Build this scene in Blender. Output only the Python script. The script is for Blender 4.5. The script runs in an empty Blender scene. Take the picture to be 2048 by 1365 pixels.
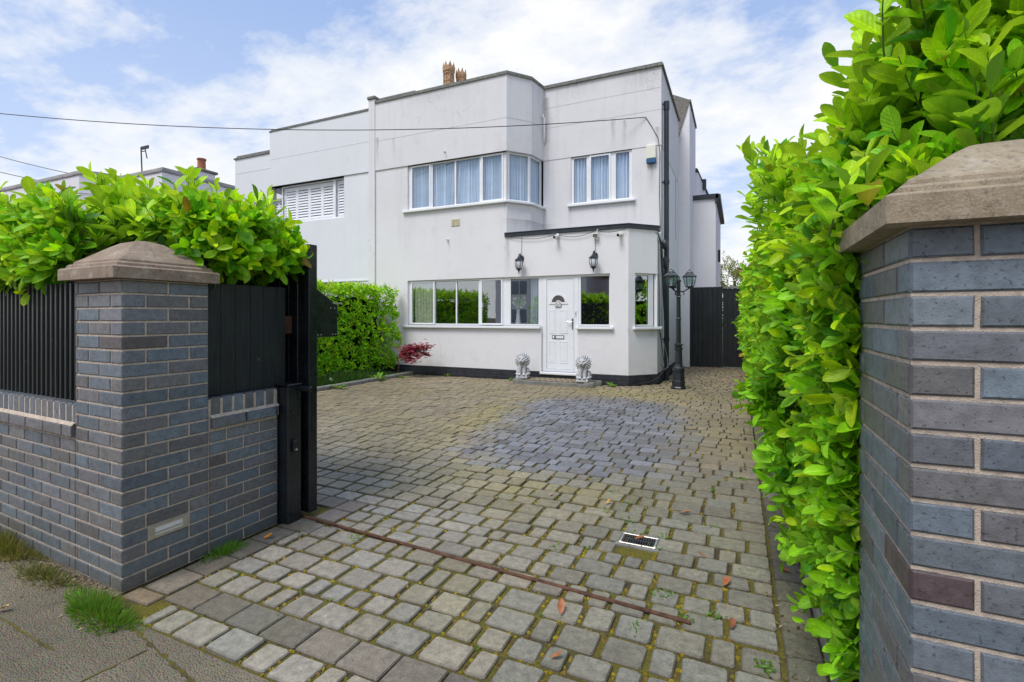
import bpy, bmesh, math, random
import numpy as np
from mathutils import Vector, Matrix
random.seed(7); rng = np.random.default_rng(7)
R = math.radians
sc = bpy.context.scene
COL = sc.collection

# ------------------------------------------------------------------ helpers
def link(o, parent=None):
    COL.objects.link(o)
    if parent is not None: o.parent = parent
    return o
def tag(o, label=None, cat=None, group=None, kind=None):
    if label: o['label'] = label
    if cat: o['category'] = cat
    if group: o['group'] = group
    if kind: o['kind'] = kind
    return o
def empty(name, loc=(0, 0, 0), rz=0, parent=None):
    o = bpy.data.objects.new(name, None); o.empty_display_size = .2
    o.location = loc; o.rotation_euler = (0, 0, rz)
    return link(o, parent)
def copy_tree(o, parent=None):
    c = o.copy(); COL.objects.link(c); c.parent = parent
    for ch in [x for x in bpy.data.objects if x.parent is o]: copy_tree(ch, c)
    return c

class MB:
    """collects shapes; build() links them as one mesh object"""
    def __init__(s): s.v = []; s.f = []; s.c = []
    def add(s, vs, fs, col=None, M=None):
        b = len(s.v)
        if M is not None: vs = [tuple(M @ Vector(p)) for p in vs]
        s.v += [tuple(p) for p in vs]
        for f in fs:
            s.f.append(tuple(i + b for i in f)); s.c.append(col or (1, 1, 1))
        return s
    def box(s, x0, x1, y0, y1, z0, z1, col=None, M=None):
        vs = [(x0,y0,z0),(x1,y0,z0),(x1,y1,z0),(x0,y1,z0),(x0,y0,z1),(x1,y0,z1),(x1,y1,z1),(x0,y1,z1)]
        fs = [(0,3,2,1),(4,5,6,7),(0,1,5,4),(1,2,6,5),(2,3,7,6),(3,0,4,7)]
        return s.add(vs, fs, col, M)
    def bev(s, x0, x1, y0, y1, z0, z1, b=.01, col=None, M=None):
        """box with all edges chamfered"""
        X = (x0, x0+b, x1-b, x1); Y = (y0, y0+b, y1-b, y1); Z = (z0, z0+b, z1-b, z1)
        bm = bmesh.new(); vs = []
        for ix in (1, 2):
            for iy in (1, 2):
                for iz in (1, 2):
                    ex, ey, ez = (0 if ix == 1 else 3), (0 if iy == 1 else 3), (0 if iz == 1 else 3)
                    vs += [(X[ex], Y[iy], Z[iz]), (X[ix], Y[ey], Z[iz]), (X[ix], Y[iy], Z[ez])]
        for p in vs: bm.verts.new(p)
        r = bmesh.ops.convex_hull(bm, input=bm.verts)
        bmesh.ops.dissolve_limit(bm, angle_limit=.01, verts=bm.verts, edges=bm.edges)
        bm.verts.index_update()
        v2 = [tuple(v.co) for v in bm.verts]; f2 = [tuple(v.index for v in f.verts) for f in bm.faces]
        bm.free()
        return s.add(v2, f2, col, M)
    def tube(s, pts, r, n=8, col=None, cap=True):
        pts = [Vector(p) for p in pts]; rs = r if isinstance(r, (list, tuple)) else [r]*len(pts)
        vs = []; fs = []; prev = None
        for i, p in enumerate(pts):
            d = (pts[min(i+1, len(pts)-1)] - pts[max(i-1, 0)]).normalized()
            if prev is None:
                a = Vector((0, 0, 1)) if abs(d.z) < .9 else Vector((1, 0, 0))
                u = d.cross(a).normalized()
            else:
                u = (prev - d*prev.dot(d)).normalized()
            prev = u; w = d.cross(u)
            for k in range(n):
                t = 2*math.pi*k/n
                vs.append(p + (u*math.cos(t) + w*math.sin(t))*rs[i])
        for i in range(len(pts)-1):
            for k in range(n):
                a = i*n+k; b = i*n+(k+1) % n
                fs.append((a, b, b+n, a+n))
        if cap:
            fs.append(tuple(range(n-1, -1, -1))); fs.append(tuple(range((len(pts)-1)*n, len(pts)*n)))
        return s.add(vs, fs, col)
    def lathe(s, prof, n=16, loc=(0, 0, 0), col=None, rot=0, M=None):
        vs = []; fs = []
        for (r, z) in prof:
            for k in range(n):
                t = 2*math.pi*k/n + rot
                vs.append((loc[0]+r*math.cos(t), loc[1]+r*math.sin(t), loc[2]+z))
        for i in range(len(prof)-1):
            for k in range(n):
                a = i*n+k; b = i*n+(k+1) % n
                fs.append((a, b, b+n, a+n))
        fs.append(tuple(range(n-1, -1, -1))); fs.append(tuple(range((len(prof)-1)*n, len(prof)*n)))
        return s.add(vs, fs, col, M)
    def ell(s, c, r, n=10, m=7, M=None, col=None):
        vs = [(c[0], c[1], c[2]-r[2])]; fs = []
        for i in range(1, m):
            a = math.pi*i/m
            for k in range(n):
                t = 2*math.pi*k/n
                vs.append((c[0]+r[0]*math.sin(a)*math.cos(t), c[1]+r[1]*math.sin(a)*math.sin(t), c[2]-r[2]*math.cos(a)))
        vs.append((c[0], c[1], c[2]+r[2])); last = len(vs)-1
        for k in range(n): fs.append((0, 1+(k+1) % n, 1+k))
        for i in range(m-2):
            for k in range(n):
                a = 1+i*n+k; b = 1+i*n+(k+1) % n
                fs.append((a, b, b+n, a+n))
        for k in range(n): fs.append((last, 1+(m-2)*n+k, 1+(m-2)*n+(k+1) % n))
        return s.add(vs, fs, col, M)
    def quad(s, a, b, c, d, col=None): return s.add([a, b, c, d], [(0, 1, 2, 3)], col)
    def mesh(s, name, smooth=False):
        me = bpy.data.meshes.new(name); me.from_pydata(s.v, [], s.f)
        ca = me.color_attributes.new('Col', 'FLOAT_COLOR', 'CORNER')
        arr = np.array([list(c)+[1.0] for f, c in zip(s.f, s.c) for _ in f], dtype=np.float32)
        ca.data.foreach_set('color', arr.ravel())
        if smooth: me.polygons.foreach_set('use_smooth', [True]*len(me.polygons))
        me.update()
        if smooth: me.set_sharp_from_angle(angle=R(32))
        return me
    def build(s, name, mat, parent=None, smooth=False, M=None):
        me = s.mesh(name, smooth); me.materials.append(mat)
        o = bpy.data.objects.new(name, me)
        if M is not None: o.matrix_local = M
        link(o, parent)
        if smooth == 'auto':
            pass
        return o
def bevel(o, w=.006, seg=2):
    m = o.modifiers.new('Bevel', 'BEVEL'); m.width = w; m.segments = seg; m.limit_method = 'ANGLE'; m.angle_limit = R(40)
    return o
def frame_at(x, y, z, ang):  # local x along wall, local y into the wall
    return Matrix.Translation((x, y, z)) @ Matrix.Rotation(ang, 4, 'Z')

# ------------------------------------------------------------------ materials
def nt(name):
    m = bpy.data.materials.new(name); m.use_nodes = True
    t = m.node_tree; b = t.nodes['Principled BSDF']
    return m, t, b
class NB:
    def __init__(s, t): s.t = t
    def n(s, k, **kw):
        nd = s.t.nodes.new(k)
        for a, v in kw.items(): setattr(nd, a, v)
        return nd
    def l(s, a, b): s.t.links.new(a, b)
    def coord(s, scale=(1, 1, 1), kind='Object'):
        tc = s.n('ShaderNodeTexCoord'); mp = s.n('ShaderNodeMapping'); mp.inputs['Scale'].default_value = scale
        s.l(tc.outputs[kind], mp.inputs[0]); return mp.outputs[0]
    def wcoord(s, scale=(1, 1, 1)):
        g = s.n('ShaderNodeNewGeometry'); mp = s.n('ShaderNodeMapping'); mp.inputs['Scale'].default_value = scale
        s.l(g.outputs['Position'], mp.inputs[0]); return mp.outputs[0]
    def noise(s, vec, scale, detail=4, rough=.55):
        x = s.n('ShaderNodeTexNoise'); x.inputs['Scale'].default_value = scale; x.inputs['Detail'].default_value = detail
        x.inputs['Roughness'].default_value = rough
        if vec is not None: s.l(vec, x.inputs['Vector'])
        return x.outputs['Fac']
    def ramp(s, fac, stops):
        r = s.n('ShaderNodeValToRGB'); e = r.color_ramp.elements
        while len(e) < len(stops): e.new(.5)
        for i, (p, c) in enumerate(stops):
            e[i].position = p; e[i].color = (c[0], c[1], c[2], 1) if isinstance(c, tuple) else (c, c, c, 1)
        s.l(fac, r.inputs[0]); return r.outputs[0]
    def mix(s, fac, a, b, mode='MIX'):
        m = s.n('ShaderNodeMix', data_type='RGBA', blend_type=mode)
        for sk, v in ((m.inputs[0], fac), (m.inputs[6], a), (m.inputs[7], b)):
            if isinstance(v, bpy.types.NodeSocket): s.l(v, sk)
            elif isinstance(v, (int, float)): sk.default_value = v
            else: sk.default_value = (v[0], v[1], v[2], 1)
        return m.outputs[2]
    def math(s, op, a, b=None, clamp=False):
        m = s.n('ShaderNodeMath', operation=op, use_clamp=clamp)
        for i, v in enumerate((a, b)):
            if v is None: continue
            if isinstance(v, bpy.types.NodeSocket): s.l(v, m.inputs[i])
            else: m.inputs[i].default_value = v
        return m.outputs[0]
    def bump(s, h, strength=.3, dist=.01):
        b = s.n('ShaderNodeBump'); b.inputs['Strength'].default_value = strength; b.inputs['Distance'].default_value = dist
        s.l(h, b.inputs['Height']); return b.outputs[0]
    def attr(s, name='Col'):
        a = s.n('ShaderNodeAttribute'); a.attribute_name = name; return a.outputs['Color']
    def sep(s, vec):
        x = s.n('ShaderNodeSeparateXYZ'); s.l(vec, x.inputs[0]); return x.outputs

def plain(name, col, rough=.5, metal=0, var=.12, vscale=8, bump=.08, bscale=120, spec=.5):
    m, t, b = nt(name); q = NB(t)
    c = q.wcoord()
    f = q.noise(c, vscale, 5)
    lo = tuple(x*(1-var) for x in col); hi = tuple(min(1, x*(1+var)) for x in col)
    q.l(q.ramp(f, [(.3, lo), (.7, hi)]), b.inputs['Base Color'])
    b.inputs['Roughness'].default_value = rough; b.inputs['Metallic'].default_value = metal
    b.inputs['Specular IOR Level'].default_value = spec
    if bump: q.l(q.bump(q.noise(c, bscale, 3), bump, .004), b.inputs['Normal'])
    return m

def mat_render(name, col, dirt=1.0, stains=()):
    m, t, b = nt(name); q = NB(t); w = q.wcoord()
    base = q.ramp(q.noise(w, .8, 5), [(.3, tuple(x*.95 for x in col)), (.7, col)])
    st = q.noise(q.wcoord((2.6, 2.6, .13)), 2.4, 6, .62)       # vertical rain streaks
    z = q.sep(w)[2]
    hm = q.math('MULTIPLY', q.math('SUBTRACT', z, 2.5, True), .32, True)
    stm = q.math('MULTIPLY', q.ramp(st, [(.50, 0.), (.70, 1.)]), q.math('MULTIPLY', hm, .28*dirt, True))
    c1 = q.mix(stm, base, (.20, .19, .19))
    blot = q.ramp(q.noise(w, 3.1, 8, .7), [(.55, 0.), (.8, 1.)])
    c2 = q.mix(q.math('MULTIPLY', blot, .20*dirt), c1, (.36, .34, .33))
    up = q.math('MULTIPLY', q.math('SUBTRACT', z, 3.4, True), .5*dirt, True)
    c2 = q.mix(q.math('MULTIPLY', up, .16), c2, (.30, .30, .34))
    # splash-back grime just above the plinth
    lowm = q.math('MULTIPLY', q.math('SUBTRACT', .75, z, True), q.ramp(q.noise(w, 4, 6), [(.4, 0.), (.75, 1.)]), True)
    c3 = q.mix(q.math('MULTIPLY', lowm, .3), c2, (.38, .37, .33))
    # individual rain stains: centre x, half width, lower and upper height, strength
    xn = q.math('ADD', q.sep(w)[0], q.math('MULTIPLY', q.math('SUBTRACT', q.noise(w, 6, 4), .5), .10))
    brk = q.ramp(q.noise(q.wcoord((14, 14, 1.2)), 1.6, 6, .7), [(.30, .15), (.62, 1.)])
    for (sx, sw, z0, z1, k) in stains:
        mx = q.math('SUBTRACT', 1., q.math('DIVIDE', q.math('ABSOLUTE', q.math('SUBTRACT', xn, sx)), sw*1.5), True)
        mz = q.math('DIVIDE', q.math('SUBTRACT', z, z0), z1-z0, True); cut = q.math('LESS_THAN', z, z1+.03)
        c3 = q.mix(q.math('MULTIPLY', q.math('MULTIPLY', q.math('MULTIPLY', mx, mz), cut), q.math('MULTIPLY', brk, k*1.25), True), c3, (.15, .145, .14))
    # hairline cracks
    vo = q.n('ShaderNodeTexVoronoi', feature='DISTANCE_TO_EDGE'); vo.inputs['Scale'].default_value = .55
    wv = q.n('ShaderNodeVectorMath', operation='ADD'); nz = q.n('ShaderNodeTexNoise'); nz.inputs['Scale'].default_value = 2.5; nz.inputs['Detail'].default_value = 6; q.l(w, nz.inputs['Vector']); q.l(w, wv.inputs[0]); q.l(nz.outputs['Color'], wv.inputs[1]); q.l(wv.outputs[0], vo.inputs['Vector'])
    crk = q.math('MULTIPLY', q.ramp(vo.outputs['Distance'], [(.0, 1.), (.004, 1.), (.008, 0.)]), q.ramp(q.noise(w, .9, 3), [(.54, 0.), (.66, .30*dirt)]))
    c3 = q.mix(crk, c3, (.25, .24, .23))
    q.l(c3, b.inputs['Base Color']); b.inputs['Roughness'].default_value = .85
    b.inputs['Specular IOR Level'].default_value = .25
    h = q.math('ADD', q.noise(w, 60, 5, .7), q.math('MULTIPLY', q.noise(w, 4, 3), .6))
    q.l(q.bump(h, .16, .01), b.inputs['Normal'])
    return m

def mat_brick():
    m, t, b = nt('engineering_brick'); q = NB(t); w = q.wcoord()
    c = q.attr()
    n1 = q.ramp(q.noise(w, 30, 6, .65), [(.3, .74), (.7, 1.22)])
    c1 = q.mix(1.0, c, n1, 'MULTIPLY')
    sp = q.ramp(q.noise(w, 105, 2, .5), [(.0, 1.), (.33, 1.), (.38, 0.)])
    c2 = q.mix(q.math('MULTIPLY', sp, .5), c1, (.012, .012, .016))
    bloom = q.ramp(q.noise(w, 5, 7, .7), [(.56, 0.), (.8, 1.)])
    c3 = q.mix(q.math('MULTIPLY', bloom, .16), c2, (.42, .42, .42))
    # soil and green algae staining close to the ground
    z = q.sep(w)[2]
    g = q.math('MULTIPLY', q.math('SUBTRACT', .34, z, True), q.math('MULTIPLY', q.noise(w, 7, 5), 2.6), True)
    c4 = q.mix(g, c3, (.085, .085, .062))
    q.l(c4, b.inputs['Base Color'])
    rr = q.ramp(q.noise(w, 18, 4), [(.3, .34), (.7, .56)]); q.l(rr, b.inputs['Roughness'])
    b.inputs['Specular IOR Level'].default_value = .45
    h = q.math('ADD', q.math('MULTIPLY', q.noise(w, 190, 4, .7), .5), q.noise(w, 26, 4))
    q.l(q.bump(h, .45, .006), b.inputs['Normal'])
    return m

def mat_sett(name='sett'):
    m, t, b = nt(name); q = NB(t); w = q.wcoord()
    c = q.attr()
    n1 = q.ramp(q.noise(w, 24, 8, .7), [(.30, .58), (.70, 1.32)])
    c1 = q.mix(1.0, c, n1, 'MULTIPLY')
    pit = q.ramp(q.noise(w, 130, 3, .6), [(.0, 1.), (.36, 1.), (.43, 0.)])
    c2 = q.mix(q.math('MULTIPLY', pit, .45), c1, (.03, .03, .03))
    gr = q.ramp(q.noise(w, 300, 2, .5), [(.56, 0.), (.66, 1.)])
    c2 = q.mix(q.math('MULTIPLY', gr, .28), c2, (.55, .54, .5))
    alg = q.ramp(q.noise(w, 1.1, 6, .65), [(.52, 0.), (.74, 1.)])
    c3 = q.mix(q.math('MULTIPLY', alg, .30), c2, (.15, .145, .05))
    stn = q.ramp(q.noise(w, .55, 7, .7), [(.36, 1.), (.56, 0.)])      # broad damp and dirt stains
    c3 = q.mix(q.math('MULTIPLY', stn, .38), c3, (.085, .07, .045))
    q.l(c3, b.inputs['Base Color'])
    q.l(q.ramp(q.noise(w, 2.0, 4), [(.3, .48), (.7, .8)]), b.inputs['Roughness'])
    h = q.math('ADD', q.math('MULTIPLY', q.noise(w, 170, 4, .7), .6), q.noise(w, 28, 5, .6))
    q.l(q.bump(h, .45, .008), b.inputs['Normal'])
    return m

def mat_joint():
    m, t, b = nt('mossy_joint_soil'); q = NB(t); w = q.wcoord()
    soil = q.ramp(q.noise(w, 60, 6, .7), [(.3, (.05, .038, .02)), (.7, (.15, .115, .06))])
    moss = q.mix(q.noise(w, 15, 5, .7), q.ramp(q.noise(w, 90, 5, .7), [(.35, (.10, .085, .010)), (.68, (.42, .32, .02))]), q.ramp(q.noise(w, 70, 5, .7), [(.35, (.06, .05, .015)), (.7, (.22, .23, .02))]))
    k = q.ramp(q.noise(w, 2.6, 6, .65), [(.36, 0.), (.5, 1.)])
    # mossier towards the street, bare dark joints in the cleaned patch
    y = q.sep(w)[1]
    near = q.math('SUBTRACT', 1.0, q.math('MULTIPLY', q.math('MAXIMUM', q.math('SUBTRACT', y, 3.2), 0.), .30), True)
    soil = q.mix(near, q.mix(1.0, soil, (.5, .48, .45), 'MULTIPLY'), soil)
    q.l(q.mix(q.math('MULTIPLY', k, near, True), soil, moss), b.inputs['Base Color'])
    b.inputs['Roughness'].default_value = .95
    q.l(q.bump(q.noise(w, 160, 5, .7), .9, .02), b.inputs['Normal'])
    return m

def mat_attr(name, rough=.9, nscale=60, amt=.35, bump=.5, bscale=160):
    m, t, b = nt(name); q = NB(t); w = q.wcoord()
    q.l(q.mix(1.0, q.attr(), q.ramp(q.noise(w, nscale, 5, .65), [(.3, 1-amt), (.7, 1+amt)]), 'MULTIPLY'), b.inputs['Base Color'])
    b.inputs['Roughness'].default_value = rough
    if bump: q.l(q.bump(q.noise(w, bscale, 4, .7), bump, .006), b.inputs['Normal'])
    return m

def mat_tarmac():
    m, t, b = nt('old_tarmac'); q = NB(t); w = q.wcoord()
    a = q.ramp(q.noise(w, 1.4, 7, .65), [(.3, (.115, .098, .066)), (.7, (.25, .21, .148))])
    st = q.n('ShaderNodeTexVoronoi'); st.inputs['Scale'].default_value = 130; q.l(w, st.inputs['Vector'])
    stone = q.mix(q.ramp(st.outputs['Distance'], [(.15, 1.), (.42, 0.)]), a, q.mix(1.0, st.outputs['Color'], (.46, .41, .33), 'MULTIPLY'))
    gm = q.ramp(q.noise(w, 2.2, 7, .7), [(.55, 0.), (.72, 1.)])
    c = q.mix(q.math('MULTIPLY', gm, .45), stone, (.085, .085, .035))
    dark = q.ramp(q.noise(w, 5.5, 5, .6), [(.56, 0.), (.78, 1.)])
    c = q.mix(q.math('MULTIPLY', dark, .5), c, (.06, .048, .034))
    q.l(c, b.inputs['Base Color']); b.inputs['Roughness'].default_value = .82
    h = q.math('ADD', q.math('MULTIPLY', st.outputs['Distance'], -1.2), q.noise(w, 22, 5))
    q.l(q.bump(h, .9, .008), b.inputs['Normal'])
    return m

def mat_stone_cap(name, a=(.17, .135, .105), bb=(.30, .255, .205)):
    m, t, b = nt(name); q = NB(t); w = q.wcoord()
    c = q.ramp(q.noise(w, 7, 9, .72), [(.3, a), (.68, bb)])
    lich = q.ramp(q.noise(w, 14, 8, .75), [(.54, 0.), (.62, 1.)])
    c = q.mix(q.math('MULTIPLY', lich, .42), c, (.48, .44, .37))
    dk = q.ramp(q.noise(w, 48, 6, .75), [(.34, 1.), (.47, 0.)])
    c = q.mix(q.math('MULTIPLY', dk, .62), c, (.06, .05, .04))
    gr = q.ramp(q.noise(w, 210, 2, .6), [(.52, 0.), (.62, 1.)])
    c = q.mix(q.math('MULTIPLY', gr, .35), c, (.5, .44, .36))
    chip = q.ramp(q.noise(w, 8, 7, .8), [(.655, 0.), (.675, 1.)])
    c = q.mix(q.math('MULTIPLY', chip, .7), c, (.62, .6, .56))
    q.l(c, b.inputs['Base Color']); b.inputs['Roughness'].default_value = .9
    h = q.math('ADD', q.math('MULTIPLY', q.noise(w, 150, 5, .75), .7), q.noise(w, 18, 6, .65))
    q.l(q.bump(h, .6, .01), b.inputs['Normal'])
    return m

def mat_black_wood(name='black_stained_wood', col=(.011, .0135, .016), rough=.62):
    m, t, b = nt(name); q = NB(t)
    w = q.wcoord((9, 9, .8))
    c = q.ramp(q.noise(w, 5, 6, .65), [(.3, tuple(x*.55 for x in col)), (.75, tuple(x*1.8 for x in col))])
    al = q.ramp(q.noise(q.wcoord((1, 1, .5)), 3.2, 6, .7), [(.55, 0.), (.75, 1.)])
    c = q.mix(q.math('MULTIPLY', al, .45), c, (.035, .055, .042))
    dust = q.ramp(q.noise(q.wcoord(), 34, 3, .6), [(.68, 0.), (.74, 1.)])
    c = q.mix(q.math('MULTIPLY', dust, .3), c, (.16, .17, .18))
    q.l(c, b.inputs['Base Color']); b.inputs['Roughness'].default_value = rough
    q.l(q.bump(q.noise(w, 16, 5, .7), .35, .004), b.inputs['Normal'])
    return m

def mat_gloss_black():
    m, t, b = nt('black_gloss_steel'); q = NB(t); w = q.wcoord()
    c = q.ramp(q.noise(w, 5, 6, .65), [(.35, (.007, .009, .011)), (.7, (.018, .022, .026))])
    q.l(c, b.inputs['Base Color']); q.l(q.ramp(q.noise(w, 12, 4), [(.3, .18), (.7, .42)]), b.inputs['Roughness'])
    q.l(q.bump(q.noise(w, 40, 4), .06, .004), b.inputs['Normal'])
    return m

def mat_leaf(name, trans=.44, rough=.40):
    m, t, b = nt(name); q = NB(t)
    uv = q.n('ShaderNodeUVMap'); s = q.sep(uv.outputs[0])
    c = q.attr()
    # midrib and side veins, a little paler than the blade
    du = q.math('ABSOLUTE', q.math('SUBTRACT', s[0], .5))
    mid = q.ramp(du, [(.0, 1.), (.022, 1.), (.05, 0.)])
    vein = q.math('SINE', q.math('MULTIPLY', q.math('ADD', s[1], q.math('MULTIPLY', du, -.55)), 46.))
    vm = q.ramp(vein, [(.78, 0.), (1., .35)])
    pale = q.mix(1.0, c, (1.45, 1.3, 1.7), 'MULTIPLY')
    c1 = q.mix(q.math('ADD', mid, vm, True), c, pale)
    n = q.ramp(q.noise(q.wcoord(), 26, 4, .6), [(.3, .78), (.7, 1.2)])
    c2 = q.mix(1.0, c1, n, 'MULTIPLY')
    # undersides are duller and paler
    g = q.n('ShaderNodeNewGeometry')
    c3 = q.mix(g.outputs['Backfacing'], c2, q.mix(.55, c2, (.20, .30, .07)))
    q.l(c3, b.inputs['Base Color']); b.inputs['Roughness'].default_value = rough
    b.inputs['Specular IOR Level'].default_value = .32
    hb = q.math('ADD', q.math('MULTIPLY', vein, .4), q.noise(q.wcoord(), 45, 3))
    q.l(q.bump(hb, .22, .004), b.inputs['Normal'])
    tr = q.n('ShaderNodeBsdfTranslucent'); q.l(q.mix(1.0, c3, (1.35, 1.35, .5), 'MULTIPLY'), tr.inputs[0])
    mx = q.n('ShaderNodeMixShader'); mx.inputs[0].default_value = trans
    q.l(b.outputs[0], mx.inputs[1]); q.l(tr.outputs[0], mx.inputs[2])
    q.l(mx.outputs[0], t.nodes['Material Output'].inputs[0])
    return m

def mat_glass(name, refl=.12, tint=(.92, .97, 1.0), tr_=(.90, .94, .95)):
    m = bpy.data.materials.new(name); m.use_nodes = True; t = m.node_tree; t.nodes.clear(); q = NB(t)
    out = q.n('ShaderNodeOutputMaterial'); gl = q.n('ShaderNodeBsdfGlossy'); gl.inputs['Roughness'].default_value = .015
    gl.inputs['Color'].default_value = (*tint, 1)
    tr = q.n('ShaderNodeBsdfTransparent'); tr.inputs[0].default_value = (*tr_, 1)
    fr = q.n('ShaderNodeLayerWeight'); fr.inputs[0].default_value = .5      # facing: symmetric for both sides of the pane
    k = q.math('ADD', q.math('MULTIPLY', q.math('POWER', fr.outputs['Facing'], 3.), .7), refl, True)
    q.l(q.bump(q.noise(q.wcoord(), 1.3, 2), .012, .05), gl.inputs['Normal'])
    mx = q.n('ShaderNodeMixShader'); q.l(k, mx.inputs[0]); q.l(tr.outputs[0], mx.inputs[1]); q.l(gl.outputs[0], mx.inputs[2])
    q.l(mx.outputs[0], out.inputs[0])
    return m

STAINS = [(-2.68, .05, 5.40, 6.10, .55), (-2.42, .045, 5.40, 6.02, .65), (-1.80, .09, 4.22, 4.96, .6), (-1.68, .05, 5.2, 5.75, .5), (-4.36, .07, 4.3, 6.9, .5), (-4.50, .06, 3.5, 5.2, .35), (-8.74, .05, 5.4, 6.2, .45), (-8.2, .04, 5.6, 6.1, .3), (-4.93, .07, 2.3, 3.33, .5), (-2.0, .5, 6.6, 7.12, .35), (-3.6, .7, 6.75, 7.12, .28), (-7.0, .9, 6.8, 7.12, .25), (-4.6, .35, 3.43, 3.75, .45), (-1.7, .05, 1.0, 1.2, .3), (-2.1, .03, 1.0, 1.2, .3), (-7.0, .06, 3.4, 3.68, .15), (-3.1, .04, 3.9, 4.18, .25), (-2.2, .06, 3.6, 4.16, .35), (-3.75, .05, 3.7, 4.16, .3), (-5.0, .04, 3.7, 4.16, .3)]
M_wall = mat_render('painted_render', (.80, .785, .79), 1.0, STAINS)
M_wall_nb = mat_render('painted_render_cool', (.79, .81, .83), .35)
M_wall_side = mat_render('painted_render_side', (.82, .80, .82), .5)
M_coping = mat_stone_cap('lichened_coping', (.085, .095, .09), (.22, .23, .215))
M_cap = mat_stone_cap('weathered_sandstone', (.22, .15, .105), (.40, .30, .22))
M_cap2 = mat_stone_cap('weathered_sandstone_grey', (.23, .175, .11), (.45, .365, .25))
M_brick = mat_brick()
M_mortar = plain('mortar', (.52, .43, .345), .95, var=.25, vscale=40, bump=.8, bscale=260)
M_sett = mat_sett()
M_joint = mat_joint()
M_block = mat_sett('border_block')
M_tarmac = mat_tarmac()
M_soil = plain('soil', (.045, .034, .022), 1, var=.5, vscale=20, bump=.9, bscale=60)
M_kerb = plain('concrete_kerb', (.21, .205, .185), .9, var=.3, vscale=9, bump=.5, bscale=130)
M_blackwood = mat_black_wood()
M_black = mat_gloss_black()
M_rib = mat_black_wood('black_ribbed_sheet', (.010, .0135, .0145), .34)
M_iron = plain('painted_cast_iron', (.020, .024, .029), .38, var=.4, vscale=20, bump=.15, bscale=90)
M_pipe = plain('black_plastic_pipe', (.022, .028, .038), .42, var=.3, vscale=6, bump=.05)
M_plinth = plain('black_plinth_paint', (.024, .026, .033), .6, var=.5, vscale=6, bump=.5, bscale=30)
M_upvc = plain('white_plastic', (.84, .85, .87), .32, var=.03, bump=.02)
M_seal = plain('grey_seal', (.09, .09, .1), .7, bump=0)
M_glass = mat_glass('window_glass', .38)
M_glass_up = mat_glass('window_glass_sky', .12, (.66, .83, 1.0), (.88, .94, 1.0))
M_glass_shut = mat_glass('window_glass_clear', .02, (.8, .9, 1.0), (.98, .98, .99))
M_glass_dark = mat_glass('lantern_glass', .10, (.88, .95, .96), (.80, .88, .89))
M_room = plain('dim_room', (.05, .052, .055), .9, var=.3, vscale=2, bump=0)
M_curtain = plain('voile_curtain', (.76, .80, .86), .9, var=.06, vscale=4, bump=0)
M_blind = plain('cream_blind', (.66, .66, .52), .9, var=.06, vscale=4, bump=0)
M_shutter = plain('white_shutter', (.93, .94, .95), .5, var=.04, bump=0)
M_rust = plain('rusty_steel', (.115, .055, .032), .75, .3, var=.55, vscale=22, bump=.6, bscale=140)
M_galv = plain('stainless_plate', (.52, .50, .44), .38, .75, var=.15, vscale=14, bump=.08)
M_cream = plain('cream_plastic', (.78, .77, .66), .5, var=.05, bump=.02)
M_blue = plain('blue_plastic', (.02, .10, .24), .4, var=.1, bump=0)
M_white = plain('white_housing', (.75, .75, .75), .4, var=.05, bump=0)
M_dark = plain('dark_lens', (.01, .01, .012), .2, bump=0)
M_terr = plain('terracotta', (.42, .26, .14), .85, var=.4, vscale=12, bump=.4, bscale=60)
M_redpot = plain('red_clay', (.36, .13, .07), .85, var=.3, vscale=12, bump=.3)
M_tile = plain('brown_roof_tile', (.16, .145, .125), .9, var=.4, vscale=14, bump=.7, bscale=30)
M_slate = plain('slate', (.11, .115, .125), .7, var=.3, vscale=5, bump=.4, bscale=20)
M_lion = None
M_wood = plain('branch_bark', (.075, .055, .03), .9, var=.4, vscale=30, bump=.5)
M_greenstem = plain('green_stem', (.13, .20, .035), .6, var=.3, vscale=20, bump=.1)
M_leaf = mat_leaf('laurel_leaf')
M_leaf_far = mat_leaf('laurel_leaf_far', .36, .42)
M_maple = mat_leaf('maple_leaf', .25, .5)
M_grass = mat_leaf('grass_blade', .35, .5)
M_fallen = mat_attr('dry_leaf', .6, 40, .3, .3)
M_moss = mat_attr('moss_cushion', 1, 140, .5, 1., 300)
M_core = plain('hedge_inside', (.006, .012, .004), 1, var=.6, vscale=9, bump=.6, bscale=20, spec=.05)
M_cable = plain('cable_rubber', (.03, .03, .035), .6, bump=0)
M_cable_l = plain('cable_grey', (.24, .24, .25), .7, bump=0)
M_ceramic = plain('white_ceramic', (.8, .82, .82), .25, bump=0)
M_petal = plain('white_petal', (.75, .75, .62), .6, bump=0)
M_chrome = plain('polished_handle', (.7, .71, .73), .2, .9, var=.05, bump=0)

# ------------------------------------------------------------------ leaves
def leaf_template(rows=6, fold=.11, droop=.20, kind='laurel'):
    t = np.linspace(0, 1, rows+1)
    if kind == 'laurel':
        if rows > 5: t = np.array([0, .09, .24, .46, .68, .85, .95, 1.])[:rows+2] if rows >= 6 else t
        else: t = np.array([0, .18, .5, .82, 1.])
        rows = len(t)-1
        w = np.interp(t, [0, .09, .24, .46, .68, .85, .95, 1.], [.06, .36, .72, .97, .98, .72, .34, 0.])
    else:
        w = 1-t**1.5; w[0] = .7
    vs = []; uv = []
    for i, ti in enumerate(t):
        for s in (-1, 0, 1):
            vs.append((s*w[i]*.5, ti, (fold*abs(s)*w[i]) - droop*(ti**2)*.5)); uv.append((.5+.5*s, ti))
    fs = []
    for i in range(rows):
        for k in range(2):
            a = i*3+k; fs.append((a, a+1, a+4, a+3))
    return np.array(vs), np.array(uv), np.array(fs)
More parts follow.
